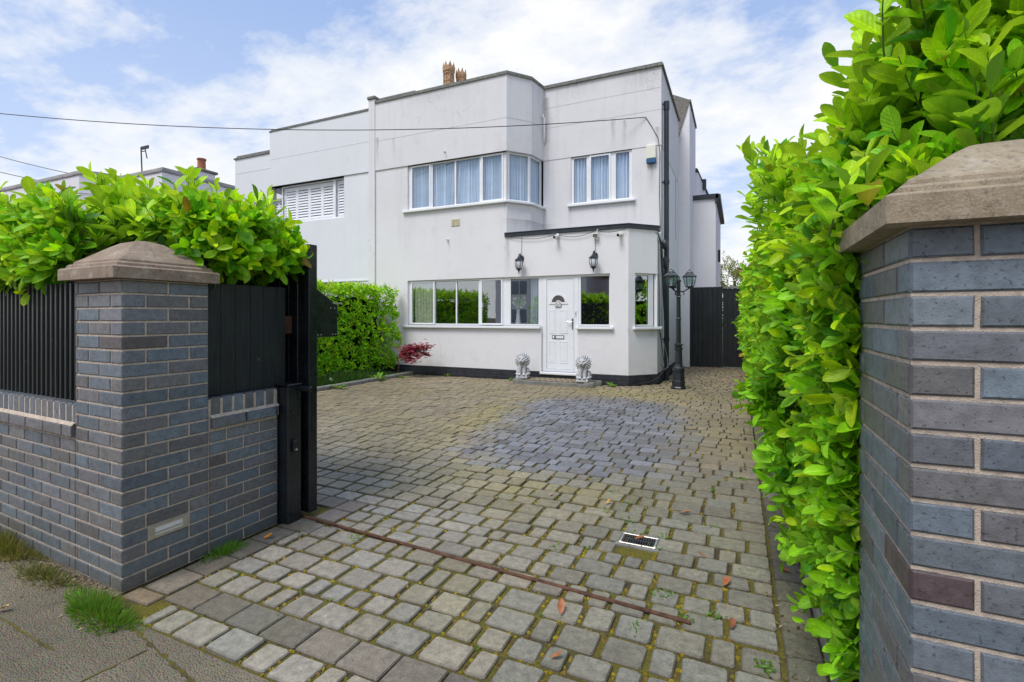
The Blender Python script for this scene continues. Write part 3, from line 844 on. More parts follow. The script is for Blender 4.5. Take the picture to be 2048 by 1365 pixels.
# --- boarded panel on the return wall
fp = empty('fence_panel', (LX-.05, LY+.75, .95)); inv = fp.matrix_basis.inverted()
tag(fp, 'black boarded panel on the short wall between pillar and gate', 'fence panel')
Mb = inv @ frame_at(LX-.05, LY+PD+.002, 0, R(90)); mb = MB(); u = 0
for w in (.11, .10, .11, .10, .105, .078):
    mb.bev(u+.0012, u+w-.0012, random.uniform(-.0015, .0015), .022, .957, 1.665, .0025, M=Mb); u += w
mb.build('boards', M_blackwood, fp)
mb = MB(); mb.box(.0, .6, .024, .06, 1.5, 1.58, M=Mb); mb.build('rail', M_blackwood, fp)

# ================================================================== GATE
gp = empty('gate_post', (-2.90, 2.545, 0))
tag(gp, 'black steel gate post at the end of the brick wall', 'gate post')
mb = MB(); mb.bev(-.075, .045, -.062, .055, 0, .965, .006); mb.build('post', M_black, gp)
mb = MB(); mb.bev(-.08, .05, -.067, .06, .966, .978, .004); mb.build('post_cap', M_black, gp)
mb = MB(); mb.bev(-.01, .17, .015, .045, .925, .962, .006); mb.build('guide_arm', M_black, gp)
mb = MB(); mb.bev(.046, .066, -.03, .01, .50, .585, .004); sb = mb.build('photocell', M_black, gp)
mb = MB(); mb.lathe([(.001, 0), (.009, .0005), (.009, .004), (.001, .006)], 12, M=Matrix.Translation((.066, -.010, .52)) @ Matrix.Rotation(R(90), 4, 'Y')); mb.build('lens', M_chrome, sb)
gp2 = empty('gate_post', (.405, 2.62, 0))
tag(gp2, 'dark steel gate catch post half buried in the right hedge', 'gate post')
mb = MB(); mb.bev(-.035, .045, -.05, .05, 0, 1.95, .006); mb.build('post', M_black, gp2)
mb = MB(); mb.bev(-.05, -.034, -.04, .04, 1.0, 1.12, .004); mb.build('catch', M_black, gp2)
GY = 2.78
ga = empty('sliding_gate', (-4.5, GY, 0), R(-3.0))
tag(ga, 'tall black boarded sliding gate pushed back behind the wall', 'gate')
X1 = 1.655; X0 = -1.75; G0, G1 = .02, 1.985
mb = MB()
mb.bev(X1-.055, X1, -.03, .045, G0, G1, .004); mb.bev(X0, X0+.055, -.03, .045, G0, G1, .004)
mb.bev(X0+.056, X1-.056, -.028, .043, G1-.05, G1-.002, .004); mb.bev(X0+.056, X1-.056, -.028, .043, G0, G0+.09, .004)
mb.build('gate_frame', M_black, ga)
mb = MB(); u = X0+.057
while u < X1-.06:
    w = min(.098, X1-.057-u); mb.bev(u+.001, u+w-.001, -.006+random.uniform(-.001, .001), .014, G0+.091, G1-.051, .004); u += .1
mb.build('boards', M_black, ga)
for ux in (X1-.20, X1-.33):
    mb = MB()
    mb.lathe([(.010, 0), (.010, .02), (.018, .028), (.010, .036), (.012, .05), (.022, .058), (.006, .075), (.004, .115), (.0005, .12)], 10, (ux, .012, G1-.004))
    mb.tube([(ux-.024, .012, G1+.045), (ux-.02, .012, G1+.06), (ux, .012, G1+.05), (ux+.02, .012, G1+.06), (ux+.024, .012, G1+.045)], .004, 6)
    mb.build('finial', M_iron, ga, smooth=True)
# letterbox on the back of the gate
mb = MB(); bx0, bx1, by0, by1 = X1-.33, X1-.012, .048, .25
vs = [(bx0, by0, 1.30), (bx1, by0, 1.30), (bx1, by1, 1.30), (bx0, by1, 1.30), (bx0, by0, 1.665), (bx1, by0, 1.665), (bx1, by1, 1.545), (bx0, by1, 1.545)]
mb.add(vs, [(0, 3, 2, 1), (4, 5, 6, 7), (0, 1, 5, 4), (1, 2, 6, 5), (2, 3, 7, 6), (3, 0, 4, 7)])
lb = bevel(mb.build('letterbox', M_black, ga), .004)
mb = MB(); mb.box(bx0-.01, bx1+.012, by1-.055, by1+.035, 1.552, 1.566); mb.build('lid', M_galv, lb)
mb = MB()
for yy, zz in ((.06, 1.318), (.09, 1.318), (.2, 1.318), (.23, 1.318), (.18, 1.52), (.22, 1.52)):
    mb = MB(); mb.ell((bx1+.001, yy, zz), (.0025, .004, .004), 6, 4); mb.build('rivet', M_white, lb)
mb = MB(); mb.bev(X1-.19, X1-.175, -.10, -.035, 1.33, 1.46, .003); mb.bev(X1-.25, X1-.195, -.075, -.04, 1.35, 1.45, .004); mb.build('roller_bracket', M_rust, ga)
mb = MB(); mb.lathe([(.02, 0), (.022, .004), (.022, .012), (.008, .014)], 14, M=Matrix.Translation((X1-.222, -.077, 1.40)) @ Matrix.Rotation(R(90), 4, 'X')); mb.build('roller', M_galv, ga)
# ground rail
mb = MB(); a = Vector((-3.0, 2.640, 0)); b2 = Vector((-.205, 2.478, 0)); pts = []
for i in range(15):
    p = a.lerp(b2, i/14); pts.append((p.x, p.y, .006+random.uniform(-.001, .001)))
mb.tube(pts, .0105, 8); o = mb.build('gate_rail', M_rust, smooth=True)
tag(o, 'thin rusty round gate rail lying across the driveway setts', 'rail')

# ================================================================== HOUSE
def wall_panel(mb, p0, p1, z0, z1, holes=(), depth=.12, col=None):
    """outer skin from p0 to p1 (seen with p0 on the left), rectangular holes (u0,u1,z0,z1) with reveals"""
    p0 = Vector((*p0, 0)); p1 = Vector((*p1, 0)); d = p1-p0; L = d.length; d.normalize(); n = Vector((-d.y, d.x, 0))
    us = sorted({0, L} | {h[i] for h in holes for i in (0, 1)}); zs = sorted({z0, z1} | {h[i] for h in holes for i in (2, 3)})
    P = lambda u, z, k=0: tuple(p0+d*u+n*k+Vector((0, 0, z)))
    inside = lambda u, z: any(h[0] < u < h[1] and h[2] < z < h[3] for h in holes)
    for a, b in zip(us, us[1:]):
        for c, e in zip(zs, zs[1:]):
            if not inside((a+b)/2, (c+e)/2): mb.quad(P(a, c), P(b, c), P(b, e), P(a, e))
    for a, b in zip(us, us[1:]):           # reveals, only along edges that border solid wall
        for c in zs:
            up = inside((a+b)/2, c+1e-3); dn = inside((a+b)/2, c-1e-3)
            if up != dn: mb.quad(P(a, c), P(b, c), P(b, c, depth), P(a, c, depth))
    for c, e in zip(zs, zs[1:]):
        for a in us:
            rt = inside(a+1e-3, (c+e)/2); lf = inside(a-1e-3, (c+e)/2)
            if rt != lf: mb.quad(P(a, c), P(a, e), P(a, e, depth), P(a, c, depth))
def path_strip(mb, pts, z0, z1, out0, out1):
    """band following a wall line; outward is to the right of travel"""
    pts = [Vector((*p, 0)) for p in pts]; offs = []
    for i in range(len(pts)):
        ns = []
        if i: d = (pts[i]-pts[i-1]).normalized(); ns.append(Vector((d.y, -d.x, 0)))
        if i < len(pts)-1: d = (pts[i+1]-pts[i]).normalized(); ns.append(Vector((d.y, -d.x, 0)))
        m = sum(ns, Vector()).normalized(); m /= max(.35, m.dot(ns[0])); offs.append(m)
    A = [p+o_*out0 for p, o_ in zip(pts, offs)]; B = [p+o_*out1 for p, o_ in zip(pts, offs)]
    n = len(pts); vs = []
    for L_, z in ((A, z0), (B, z0), (B, z1), (A, z1)): vs += [(p.x, p.y, z) for p in L_]
    fs = []
    for k in range(n-1):
        for g in range(4): h = (g+1) % 4; fs.append((g*n+k, g*n+k+1, h*n+k+1, h*n+k))
    fs += [(0, n, 2*n, 3*n), (n-1, 4*n-1, 3*n-1, 2*n-1)]
    mb.add(vs, fs)
def window(parent, Mx, w, h, lights, glass, sill=None, curtain=None, frame=.045, depth=.06, recess=.06):
    """lights: (u0,u1,opens) glazed areas in local u; one frame mesh, panes, sill and curtain as its children"""
    mb = MB(); y0, y1 = recess, recess+depth
    us = [0]
    for (a, b, op) in lights: us += [a, b]
    us.append(w)
    for k in range(0, len(us), 2):
        if us[k+1]-us[k] > .002: mb.box(us[k], us[k+1], y0, y1, 0, h)
    for (a, b, op) in lights:
        mb.box(a, b, y0+.002, y1-.002, 0, frame); mb.box(a, b, y0+.002, y1-.002, h-frame, h)
        if op:       # opening sash sits proud
            s = .045; A, B, C, D = a-.03, b+.03, frame-.03, h-frame+.03; yy0, yy1 = y0-.022, y0-.001
            mb.box(A, A+s, yy0, yy1, C, D); mb.box(B-s, B, yy0, yy1, C, D); mb.box(A+s, B-s, yy0+.001, yy1, C, C+s); mb.box(A+s, B-s, yy0+.001, yy1, D-s, D)
    f = bevel(mb.build('window', M_upvc, parent, M=Mx), .005, 2)
    for (a, b, op) in lights:
        i_ = .012 if op else .0
        mb = MB(); yy = y0+.02 if not op else y0-.008
        mb.quad((a+i_, yy, frame+i_), (b-i_, yy, frame+i_), (b-i_, yy, h-frame-i_), (a+i_, yy, h-frame-i_))
        mb.build('pane', glass, f)
        mb = MB(); g = .006; yy = y0-.003 if not op else y0-.0235
        for (A, B, C, D) in ((a+i_, a+i_+g, frame+i_, h-frame-i_), (b-i_-g, b-i_, frame+i_, h-frame-i_), (a+i_+g, b-i_-g, frame+i_, frame+i_+g), (a+i_+g, b-i_-g, h-frame-i_-g, h-frame-i_)):
            mb.box(A, B, yy+.012, yy+.024, C, D)
        mb.build('gasket', M_seal, f)
        if op: pass
    if sill:
        mb = MB(); mb.bev(sill[0], sill[1], -.075, recess+.03, -.058, -.001, .008); mb.build('sill', M_upvc, f)
    for cu in (curtain or ()):
        (a, b, kind) = cu[:3]; mb = MB(); yy = recess+depth+(.006 if kind == 'shutter' else .035)
        if kind == 'shutter':
            z = .10; mb.box(a, a+.05, yy, yy+.03, .04, h-.04); mb.box(b-.05, b, yy, yy+.03, .04, h-.04); mb.box(a+.05, b-.05, yy, yy+.03, .04, .10); mb.box(a+.05, b-.05, yy, yy+.03, h-.10, h-.04)
            while z < h-.14:
                mb.add([(a+.05, yy-.004, z), (b-.05, yy-.004, z), (b-.05, yy+.016, z+.060), (a+.05, yy+.016, z+.060)], [(0, 1, 2, 3)]); z += .078
            mb.build('shutter', M_shutter, f)
        elif kind == 'blind':
            u = a
            while u < b: mb.box(u, min(u+.082, b), yy+.004*((int(u*100)) % 3), yy+.003+.004*((int(u*100)) % 3), .02, h-.02); u += .088
            mb.build('blind', M_blind, f)
        else:
            per = cu[3] if len(cu) > 3 else .075; n = max(2, int((b-a)/.006)); pr = None
            flare = cu[4] if len(cu) > 4 else 0
            for k in range(n+1):
                u = a+(b-a)*k/n; d = .034*math.sin(u*6.283/per)+.012*math.sin(u*6.283/per*2.3+1)
                cur = ((u, yy+d, h-.02), (u+flare*(k/n-.5), yy+d*1.3, .02))
                if pr: mb.quad(pr[1], cur[1], cur[0], pr[0])
                pr = cur
            mb.build('curtain', M_curtain, f, smooth=True)
    return f
H = empty('house', (-5.3, 11, 0)); Hi = H.matrix_basis.inverted()
tag(H, 'white rendered art deco house with flat roof, angled bay and white front door', 'house')
def hm(mb, name, mat, smooth=False, parent=None):
    for i, p in enumerate(mb.v): mb.v[i] = (p[0]+5.3, p[1]-11, p[2])
    return mb.build(name, mat, parent or H, smooth)
YF, YR = 10.5, 11.6
B0 = (-8.81, YF); B1 = (-4.95, YF); B2 = (-4.54, 11.0); B3 = (-4.45, YR); B4 = (-1.60, YR)
PC1 = (-2.11, YF); PC2 = (-1.60, 11.05)
Z_UH, Z_UL, Z_TOP = 5.362, 4.20, 7.145
mb = MB()
# ground floor front with the window/door opening
wall_panel(mb, (-8.81, YF), PC1, .22, 3.33, [(1.03, 4.735, 1.245, 2.392), (4.735, 5.59, .19, 2.392), (5.59, 6.31, 1.245, 2.392)], .16)
# porch chamfer with its corner window
cl = math.hypot(PC2[0]-PC1[0], PC2[1]-PC1[1])
wall_panel(mb, PC1, PC2, .22, 3.33, [(.17, cl, 1.245, 2.392)], .10)
wall_panel(mb, PC2, (-1.60, 11.6), .22, 3.33, [(0, .30, 1.245, 2.392)], .10)
# bay above
wall_panel(mb, B0, B1, 3.33, Z_UH, [(1.03, 3.86, Z_UL, Z_UH)], .14)
for a, b in ((B1, B2), (B2, B3)): wall_panel(mb, a, b, 3.33, Z_UL); 
path_strip(mb, [B0, B1, B2, B3], Z_UH, Z_TOP, -.14, .028)
wall_panel(mb, B3, B4, 3.33, Z_UH, [(.72, 2.20, 4.20, Z_UH)], .12)
path_strip(mb, [B3, B4, (-1.60, 15.1)], Z_UH, Z_TOP, -.14, .012)
wall = hm(mb, 'wall', M_wall)
mb = MB()
wall_panel(mb, (-1.60, 11.6), (-1.60, 15.1), .22, Z_UH, [(2.75, 2.95, 3.6, 5.3)], .2)
path_strip(mb, [(-1.601, 15.1), (-1.601, 15.3)], .22, 6.6, -.5, .0)
mb.box(-3.4, -1.30, 15.3, 17.5, 0, 6.62)
mb.add([(-1.62, 15.30, 6.62), (-1.30, 15.30, 6.62), (-1.30, 15.30, 7.75), (-1.30, 17.5, 7.75), (-1.62, 17.5, 6.62), (-1.30, 17.5, 6.62)], [(0, 1, 2), (1, 5, 3, 2), (4, 3, 5)])
hm(mb, 'side_wall', M_wall_side)
mb = MB(); mb.add([(-1.62, 15.28, 6.63), (-1.28, 15.28, 7.79), (-1.9, 16.2, 8.45), (-2.35, 16.2, 7.4)], [(0, 1, 2, 3)])
mb.box(-1.32, -1.26, 15.26, 17.5, 7.72, 7.80)
hm(mb, 'tiled_slope', M_tile)
# expansion lines across the render
mb = MB()
for (pts, z) in (([B0, B1, B2, B3], 6.13), ([B3, B4], 6.16), ([B3, B4], 6.66)): path_strip(mb, pts, z, z+.006, .004, .0305 if pts[0] == B0 else .0145)
hm(mb, 'render_joint', plain('render_joint_dirt', (.42, .41, .42), .9, var=.4, vscale=5, bump=0))
# roofs
mb = MB(); prism(mb, [(-8.8, 10.66), (-5.05, 10.66), (-4.72, 11.05), (-4.62, 11.76), (-1.76, 11.76), (-1.75, 17.4), (-8.8, 17.4)], 6.8, 6.9); hm(mb, 'roof', M_slate)
mb = MB(); prism(mb, [(-4.94, 10.52), (-2.12, 10.52), (-1.62, 11.06), (-1.62, 11.59), (-4.44, 11.59), (-4.53, 11.01)], 3.325, 3.345)
hm(mb, 'porch_roof', M_slate)
mb = MB(); path_strip(mb, [(-8.81, YF), B1, B2, B3, B4, (-1.60, 15.1)], Z_TOP, Z_TOP+.035, -.24, .06)
path_strip(mb, [(-8.81, YF), B1, B2, B3, B4, (-1.60, 15.1)], Z_TOP+.035, Z_TOP+.085, -.22, .035)
hm(mb, 'coping', M_coping)
mb = MB(); path_strip(mb, [(-4.99, YF), PC1, PC2, (-1.6, 11.3)], 3.335, 3.415, -.03, .035); path_strip(mb, [(-4.99, YF), PC1, PC2, (-1.6, 11.3)], 3.415, 3.43, -.1, .05)
hm(mb, 'gutter', M_pipe)
mb = MB(); path_strip(mb, [(-8.81, YF), PC1, PC2, (-1.60, 15.3)], 0, .075, -.2, .022); path_strip(mb, [(-8.81, YF), PC1, PC2, (-1.60, 15.3)], .075, .15, -.2, .017)
path_strip(mb, [(-8.81, YF), PC1, PC2, (-1.60, 15.3)], .15, .222, -.2, .012); bevel(hm(mb, 'plinth', M_plinth), .006)
# party wall fin between the two halves
mb = MB(); mb.box(-9.02, -8.815, 10.455, 10.9, .2, 7.27); hm(mb, 'party_fin', M_wall)
mb = MB(); mb.bev(-9.05, -8.79, 10.42, 10.95, 7.272, 7.35, .01); hm(mb, 'fin_coping', M_coping)
# rooms behind the windows
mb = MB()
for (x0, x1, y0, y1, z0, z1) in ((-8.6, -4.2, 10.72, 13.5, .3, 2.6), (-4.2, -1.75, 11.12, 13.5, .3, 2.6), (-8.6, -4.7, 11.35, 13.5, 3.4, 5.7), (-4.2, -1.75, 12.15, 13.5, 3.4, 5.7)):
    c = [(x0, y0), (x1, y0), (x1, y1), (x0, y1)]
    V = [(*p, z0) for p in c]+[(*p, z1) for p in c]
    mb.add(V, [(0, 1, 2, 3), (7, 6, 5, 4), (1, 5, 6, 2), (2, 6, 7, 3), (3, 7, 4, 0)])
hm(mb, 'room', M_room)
# windows ---------------------------------------------------------------
def WM(x, y, z, ang=0): return Hi @ frame_at(x, y, z, ang)
f = window(H, WM(-7.78, YF, 1.246), 3.705, 1.145, [(.10, .77, 1), (.81, 1.41, 0), (1.45, 2.05, 0), (2.14, 2.68, 1), (2.91, 3.61, 0)], M_glass, (-.11, 3.69),
       [(.12, .74, 'blind'), (3.38, 3.62, 'curtain', .06)])
mb = MB(); mb.box(2.165, 2.18, .018, .034, .45, .56); mb.box(2.165, 2.18, -.005, .018, .52, .56); mb.build('handle', M_upvc, f)
window(H, WM(-3.32+.0, YF, 1.246), .82, 1.145, [(.155, .785, 0)], M_glass, (.07, .90))
ca = math.atan2(PC2[1]-PC1[1], PC2[0]-PC1[0])
window(H, WM(PC1[0]+.17*math.cos(ca), PC1[1]+.17*math.sin(ca), 1.246, ca), cl-.17, 1.145, [(.045, .39, 0)], M_glass, (-.06, cl-.10))
window(H, WM(PC2[0], PC2[1], 1.246, R(90)), .30, 1.145, [(.06, .25, 0)], M_glass, (-.02, .34))
window(H, WM(-7.78, YF, Z_UL+.001), 2.83, 1.159, [(.11, .66, 1), (.74, 1.38, 0), (1.43, 2.08, 0), (2.17, 2.70, 1)], M_glass_up, (-.13, 2.85),
       [(.02, .70, 'curtain'), (.70, 1.40, 'curtain', .09, -.1), (1.42, 2.1, 'curtain', .08, .25), (2.12, 2.8, 'curtain')], recess=.05)
a1 = math.atan2(B2[1]-B1[1], B2[0]-B1[0]); l1 = math.hypot(B2[0]-B1[0], B2[1]-B1[1])
a2 = math.atan2(B3[1]-B2[1], B3[0]-B2[0]); l2 = math.hypot(B3[0]-B2[0], B3[1]-B2[1])
window(H, WM(*B1, Z_UL+.001, a1), l1, 1.159, [(.10, l1-.06, 0)], M_glass_up, (-.03, l1+.02), [(.06, l1-.03, 'curtain')], recess=.05)
window(H, WM(*B2, Z_UL+.001, a2), l2, 1.159, [(.07, l2-.10, 0)], M_glass_up, (-.0, l2+.04), [(.06, l2-.03, 'curtain')], recess=.05)
window(H, WM(-3.73, YR, Z_UL+.001), 1.48, 1.159, [(.07, .385, 0), (.49, .95, 1), (1.10, 1.41, 0)], M_glass_up, (-.07, 1.56), [(.02, 1.45, 'curtain', .085)], recess=.03)
mb = MB(); mb.box(-1.70, -1.69, 14.3, 14.6, 3.5, 5.4); hm(mb, 'slit_window', M_dark)
# soffits over the bay window
mb = MB(); 
# door -----------------------------------------------------------------
D0 = WM(-4.072, YF, .19)
mb = MB(); mb.box(0, .105, .05, .12, 0, 2.20); mb.box(.752, .852, .05, .12, 0, 2.20); mb.box(.105, .752, .052, .118, 2.12, 2.20); mb.box(.105, .752, .045, .118, .0, .085); mb.bev(-.03, .855, -.06, .045, -.03, .03, .008)
dr = bevel(mb.build('door_frame', M_upvc, H, M=D0), .006)
mb = MB(); x0, x1, z0, z1 = .112, .745, .092, 2.115
mb.box(x0, x1, .058, .10, z0, z1)
def mould(mb, a, b, c, d, w=.016, y=.050):
    mb.box(a, b, y, .0585, c, c+w); mb.box(a, b, y, .0585, d-w, d); mb.box(a, a+w, y+.002, .0585, c+w, d-w); mb.box(b-w, b, y+.002, .0585, c+w, d-w)
for (a, b, c, d) in ((.158, .318, .235, .72), (.412, .572+.03, .235, .72), (.158, .318, .90, 1.42), (.412, .602, .90, 1.42)):
    mould(mb, a, b, c, d); mb.box(a+.03, b-.03, .053, .0585, c+.035, d-.035)
# arched fanlight surround
cx_, cz_, r0, r1 = .385, 1.60, .155, .20
seg = 16; prevp = None
for k in range(seg+1):
    a = math.pi*k/seg; c_, s_ = math.cos(a), math.sin(a)
    cur = [(cx_+r0*c_, .046, cz_+r0*s_), (cx_+r1*c_, .046, cz_+r1*s_), (cx_+r1*c_, .0585, cz_+r1*s_), (cx_+r0*c_, .0585, cz_+r0*s_)]
    if prevp:
        for g in range(4): mb.quad(prevp[g], cur[g], cur[(g+1) % 4], prevp[(g+1) % 4])
    prevp = cur
mb.box(cx_-.225, cx_+.225, .044, .0585, cz_-.045, cz_-.005)
leaf = bevel(mb.build('door', M_upvc, H, M=D0), .004)
mb = MB(); vs = []; 
for k in range(seg+1):
    a = math.pi*k/seg; vs.append((cx_+(r0-.004)*math.cos(a), .054, cz_+(r0-.004)*math.sin(a)))
for k in range(seg, -1, -1):
    a = math.pi*k/seg; vs.append((cx_+.062*math.cos(a), .054, cz_+.062*math.sin(a)*.75))
n = len(vs); mb.add(vs, [(k, k+1, n-2-k, n-1-k) for k in range(seg)])
mb.build('fanlight', plain('leaded_glass', (.10, .085, .085), .25, var=.6, vscale=70, bump=.5, bscale=90), leaf)
mb = MB(); mb.box(.29, .33, .045, .0575, .765+.02, .765+.075); mb.build('plate_clip', M_chrome, leaf)
mb = MB(); mb.box(.24, .52, .046, .0575, .775, .785); mb.box(.24, .52, .046, .0575, .845, .855); mb.box(.24, .25, .046, .0575, .785, .845); mb.box(.51, .52, .046, .0575, .785, .845); lp = mb.build('letter_plate', M_dark, leaf)
mb = MB(); mb.box(.25, .51, .049, .0575, .785, .845); mb.build('flap', M_upvc, lp)
mb = MB(); mb.bev(.70, .735, .036, .0575, 1.0, 1.24, .005); mb.tube([(.717, .04, 1.16), (.717, .0, 1.16), (.60, .0, 1.165)], .009, 8); mb.build('handle', M_chrome, leaf, smooth=False)
mb = MB(); mb.lathe([(.001, 0), (.006, .0), (.006, .004), (.001, .005)], 10, M=Matrix.Translation((.717, .036, 1.05)) @ Matrix.Rotation(R(90), 4, 'X')); mb.build('keyhole', M_dark, leaf)
mb = MB(); mb.box(.315, .455, .038, .0575, 1.49, 1.575); mb.lathe([(.045, 0), (.05, .004), (.05, .012), (.02, .016)], 18, M=Matrix.Translation((.385, .054, 1.575)) @ Matrix.Rotation(R(90), 4, 'X')); npl = mb.build('number_plate', M_dark, leaf)
mb = MB(); mb.box(.323, .447, .035, .04, 1.497, 1.568); mb.lathe([(.036, 0), (.038, .003), (.038, .004), (.02, .0045)], 18, M=Matrix.Translation((.385, .038, 1.577)) @ Matrix.Rotation(R(90), 4, 'X')); mb.build('plate_face', M_white, npl)
def text_mesh(name, body, size, mat, parent, M, ext=.002):
    cu = bpy.data.curves.new(name, 'FONT'); cu.body = body; cu.size = size; cu.extrude = ext; cu.align_x = 'CENTER'; cu.align_y = 'CENTER'
    o = bpy.data.objects.new(name, cu); COL.objects.link(o)
    me = bpy.data.meshes.new_from_object(o.evaluated_get(bpy.context.evaluated_depsgraph_get()))
    bpy.data.objects.remove(o); me.materials.clear(); me.materials.append(mat)
    o = bpy.data.objects.new(name, me); o.matrix_local = M; return link(o, parent)
text_mesh('numerals', '51', .088, M_dark, npl, Matrix.Translation((.385, .0335, 1.533)) @ Matrix.Rotation(R(90), 4, 'X'))
mb = MB(); mb.bev(.775, .812, .03, .052, 1.30, 1.41, .006); bl = mb.build('doorbell', M_white, dr)
mb = MB(); mb.lathe([(.001, 0), (.011, 0), (.011, .004), (.001, .006)], 12, M=Matrix.Translation((.793, .031, 1.35)) @ Matrix.Rotation(R(90), 4, 'X')); mb.build('button', M_dark, bl)
# vent, hooks, alarm box
mb = MB(); mb.bev(-6.455, -6.215, 10.485, 10.51, 3.695, 3.875, .006)
for k in range(6): mb.box(-6.435, -6.345, 10.478, 10.484, 3.715+k*.025, 3.728+k*.025); mb.box(-6.325, -6.235, 10.478, 10.484, 3.715+k*.025, 3.728+k*.025)
hm(mb, 'air_vent', plain('cream_vent', (.62, .57, .40), .7, var=.15, bump=.1))
for (hx, hz) in ((-6.55, 3.38), (-6.62, 5.56)):
    mb = MB(); mb.tube([(hx, 10.5, hz), (hx, 10.40, hz-.01), (hx+.03, 10.38, hz-.02)], .012, 6); mb.bev(hx-.04, hx+.02, 10.46, 10.475, hz-.02, hz+.03, .003); hm(mb, 'wall_hook', M_wall)
mb = MB(); mb.bev(-1.915, -1.70, 11.51, 11.588, 5.06, 5.37, .012); al = hm(mb, 'alarm_box', M_cream)
mb = MB(); mb.bev(-1.912, -1.703, 11.513, 11.588, 4.955, 5.058, .012); hm(mb, 'alarm_strobe', M_blue, parent=None)
# overflow pipe in the corner of the bay
mb = MB(); mb.tube([(-4.44, 11.55, 6.52), (-4.42, 11.50, 6.44), (-4.385, 11.50, 6.38), (-4.38, 11.50, 5.98), (-4.40, 11.53, 5.86), (-4.43, 11.56, 5.80)], .024, 8); hm(mb, 'overflow_pipe', M_white, True)
# drainpipes on the side wall
def drain(x, y, z0, z1, r, shoe=None):
    mb = MB(); mb.tube([(x, y, z0), (x, y, z1)], r, 14)
    z = z0+.9
    while z < z1: mb.tube([(x, y, z), (x, y, z+.09)], r+.010, 14); mb.box(x-.10, x-.01, y-.012, y+.012, z+.03, z+.06); z += 1.8
    mb.tube([(x, y, z1-.12), (x, y, z1)], r+.012, 14)
    return hm(mb, 'drainpipe', M_pipe, True)
drain(-1.50, 11.78, .0, 6.32, .055); drain(-1.40, 17.0, 2.7, 6.75, .06); drain(-1.28, 17.0, 2.7, 5.1, .035)
mb = MB(); mb.tube([(-1.5, 11.78, .9), (-1.5, 11.72, .95), (-1.58, 11.5, 3.1), (-1.60, 11.3, 3.2), (-1.62, 11.06, 3.3)], .028, 10); mb.ell((-1.52, 11.62, 3.1), (.07, .1, .12), 10, 7); mb.ell((-1.52, 11.72, 2.7), (.06, .07, .16), 10, 7); hm(mb, 'pipe_junction', M_pipe, True)
# back extension
mb = MB(); mb.box(-1.38, -.64, 16.5, 21, 0, 5.12); hm(mb, 'back_wing', M_wall_side)
mb = MB(); mb.box(-1.40, -.56, 16.44, 16.6, 5.121, 5.26); mb.box(-.64, -.50, 16.44, 21.1, 5.10, 5.24); mb.box(-.66, -.58, 16.43, 16.47, 4.95, 5.10); mb.box(-.625, -.55, 17.9, 18.0, 3.3, 3.7); hm(mb, 'wing_gutter', M_pipe)
mb = MB(); mb.add([(-1.9, 17.5, 7.1), (-1.2, 17.5, 6.2), (-.8, 20, 5.3), (-.8, 20, 5.1), (-1.9, 20, 5.1), (-1.9, 17.5, 5.1), (-1.2, 17.5, 5.1)], [(0, 1, 2), (0, 5, 6, 1), (1, 6, 3, 2)]); hm(mb, 'wing_gable', M_wall_side)
mb = MB(); mb.tube([(-1.28, 17.45, 6.35), (-.72, 20, 5.2)], .06, 6); mb.bev(-1.15, -1.0, 18, 18.2, 5.8, 6.15, .01); hm(mb, 'wing_verge', M_pipe)
# chimney
mb = MB(); mb.box(-9.2, -7.9, 13.7, 14.5, 6.9, 8.86); hm(mb, 'chimney', M_wall_side)
def pot(x, y, z, s=1.):
    mb = MB(); mb.lathe([(.20*s, 0), (.20*s, .1), (.22*s, .12), (.20*s, .14), (.19*s, .32), (.215*s, .34), (.19*s, .37), (.18*s, .55), (.21*s, .58), (.20*s, .62), (.235*s, .66), (.245*s, .80), (.235*s, .82), (.17*s, .82), (.16*s, .5)], 16, (x, y, z))
    for k in range(8):
        a = k*math.pi/4; c_, s_ = math.cos(a), math.sin(a); w = .07*s
        mb.add([(x+.22*s*c_-w*s_, y+.22*s*s_+w*c_, z+.81), (x+.22*s*c_+w*s_, y+.22*s*s_-w*c_, z+.81), (x+.22*s*c_, y+.22*s*s_, z+.97), (x+.17*s*c_, y+.17*s*s_, z+.81)], [(0, 1, 2), (1, 3, 2), (3, 0, 2)])
        mb.box(x+.20*s*c_-.012, x+.20*s*c_+.012, y+.20*s*s_-.012, y+.20*s*s_+.012, z+.14, z+.60)
    return hm(mb, 'chimney_pot', M_terr, True)
pot(-8.68, 13.95, 8.86, .86); pot(-8.42, 14.3, 8.75, .76)

# ------------------------------------------------------------------ neighbouring half
def simple_house(name, label, xs, shift, windows=True):
    pass
NB_ = empty('house', (-12.4, 11, 0))
tag(NB_, 'paler attached left half of the pair with white shutters in its upstairs window', 'house')
def nm(mb, name, mat, smooth=False, parent=None):
    for i, p in enumerate(mb.v): mb.v[i] = (p[0]+12.4, p[1]-11, p[2])
    return mb.build(name, mat, parent or NB_, smooth)
Ni = NB_.matrix_basis.inverted()
N0 = (-15.85, YR); N1 = (-13.32, YR); N2 = (-13.2, 11.0); N3 = (-12.78, YF); N4 = (-9.03, YF)
mb = MB()
wall_panel(mb, N3, N4, .2, 2.43, [(.35, 2.92, 1.25, 2.42)], .2); wall_panel(mb, N3, N4, 2.43, Z_UH, [(.0, 2.86, 4.22, Z_UH)], .2)
wall_panel(mb, N2, N3, .2, 4.22); wall_panel(mb, N1, N2, .2, 4.22)
wall_panel(mb, N0, N1, .2, Z_UH-.02, [(.9, 2.5, 4.22, Z_UH-.04)], .12)
path_strip(mb, [N1, N2, N3, N4], Z_UH, 7.0, -.22, .03); path_strip(mb, [(-15.85, 17), N0, N1], Z_UH-.02, 6.9, -.14, .012)
wall_panel(mb, (-15.85, 17), N0, .2, Z_UH-.02)
path_strip(mb, [N3, N4], 2.435, 2.47, -.05, .02)
nm(mb, 'wall', M_wall_nb)
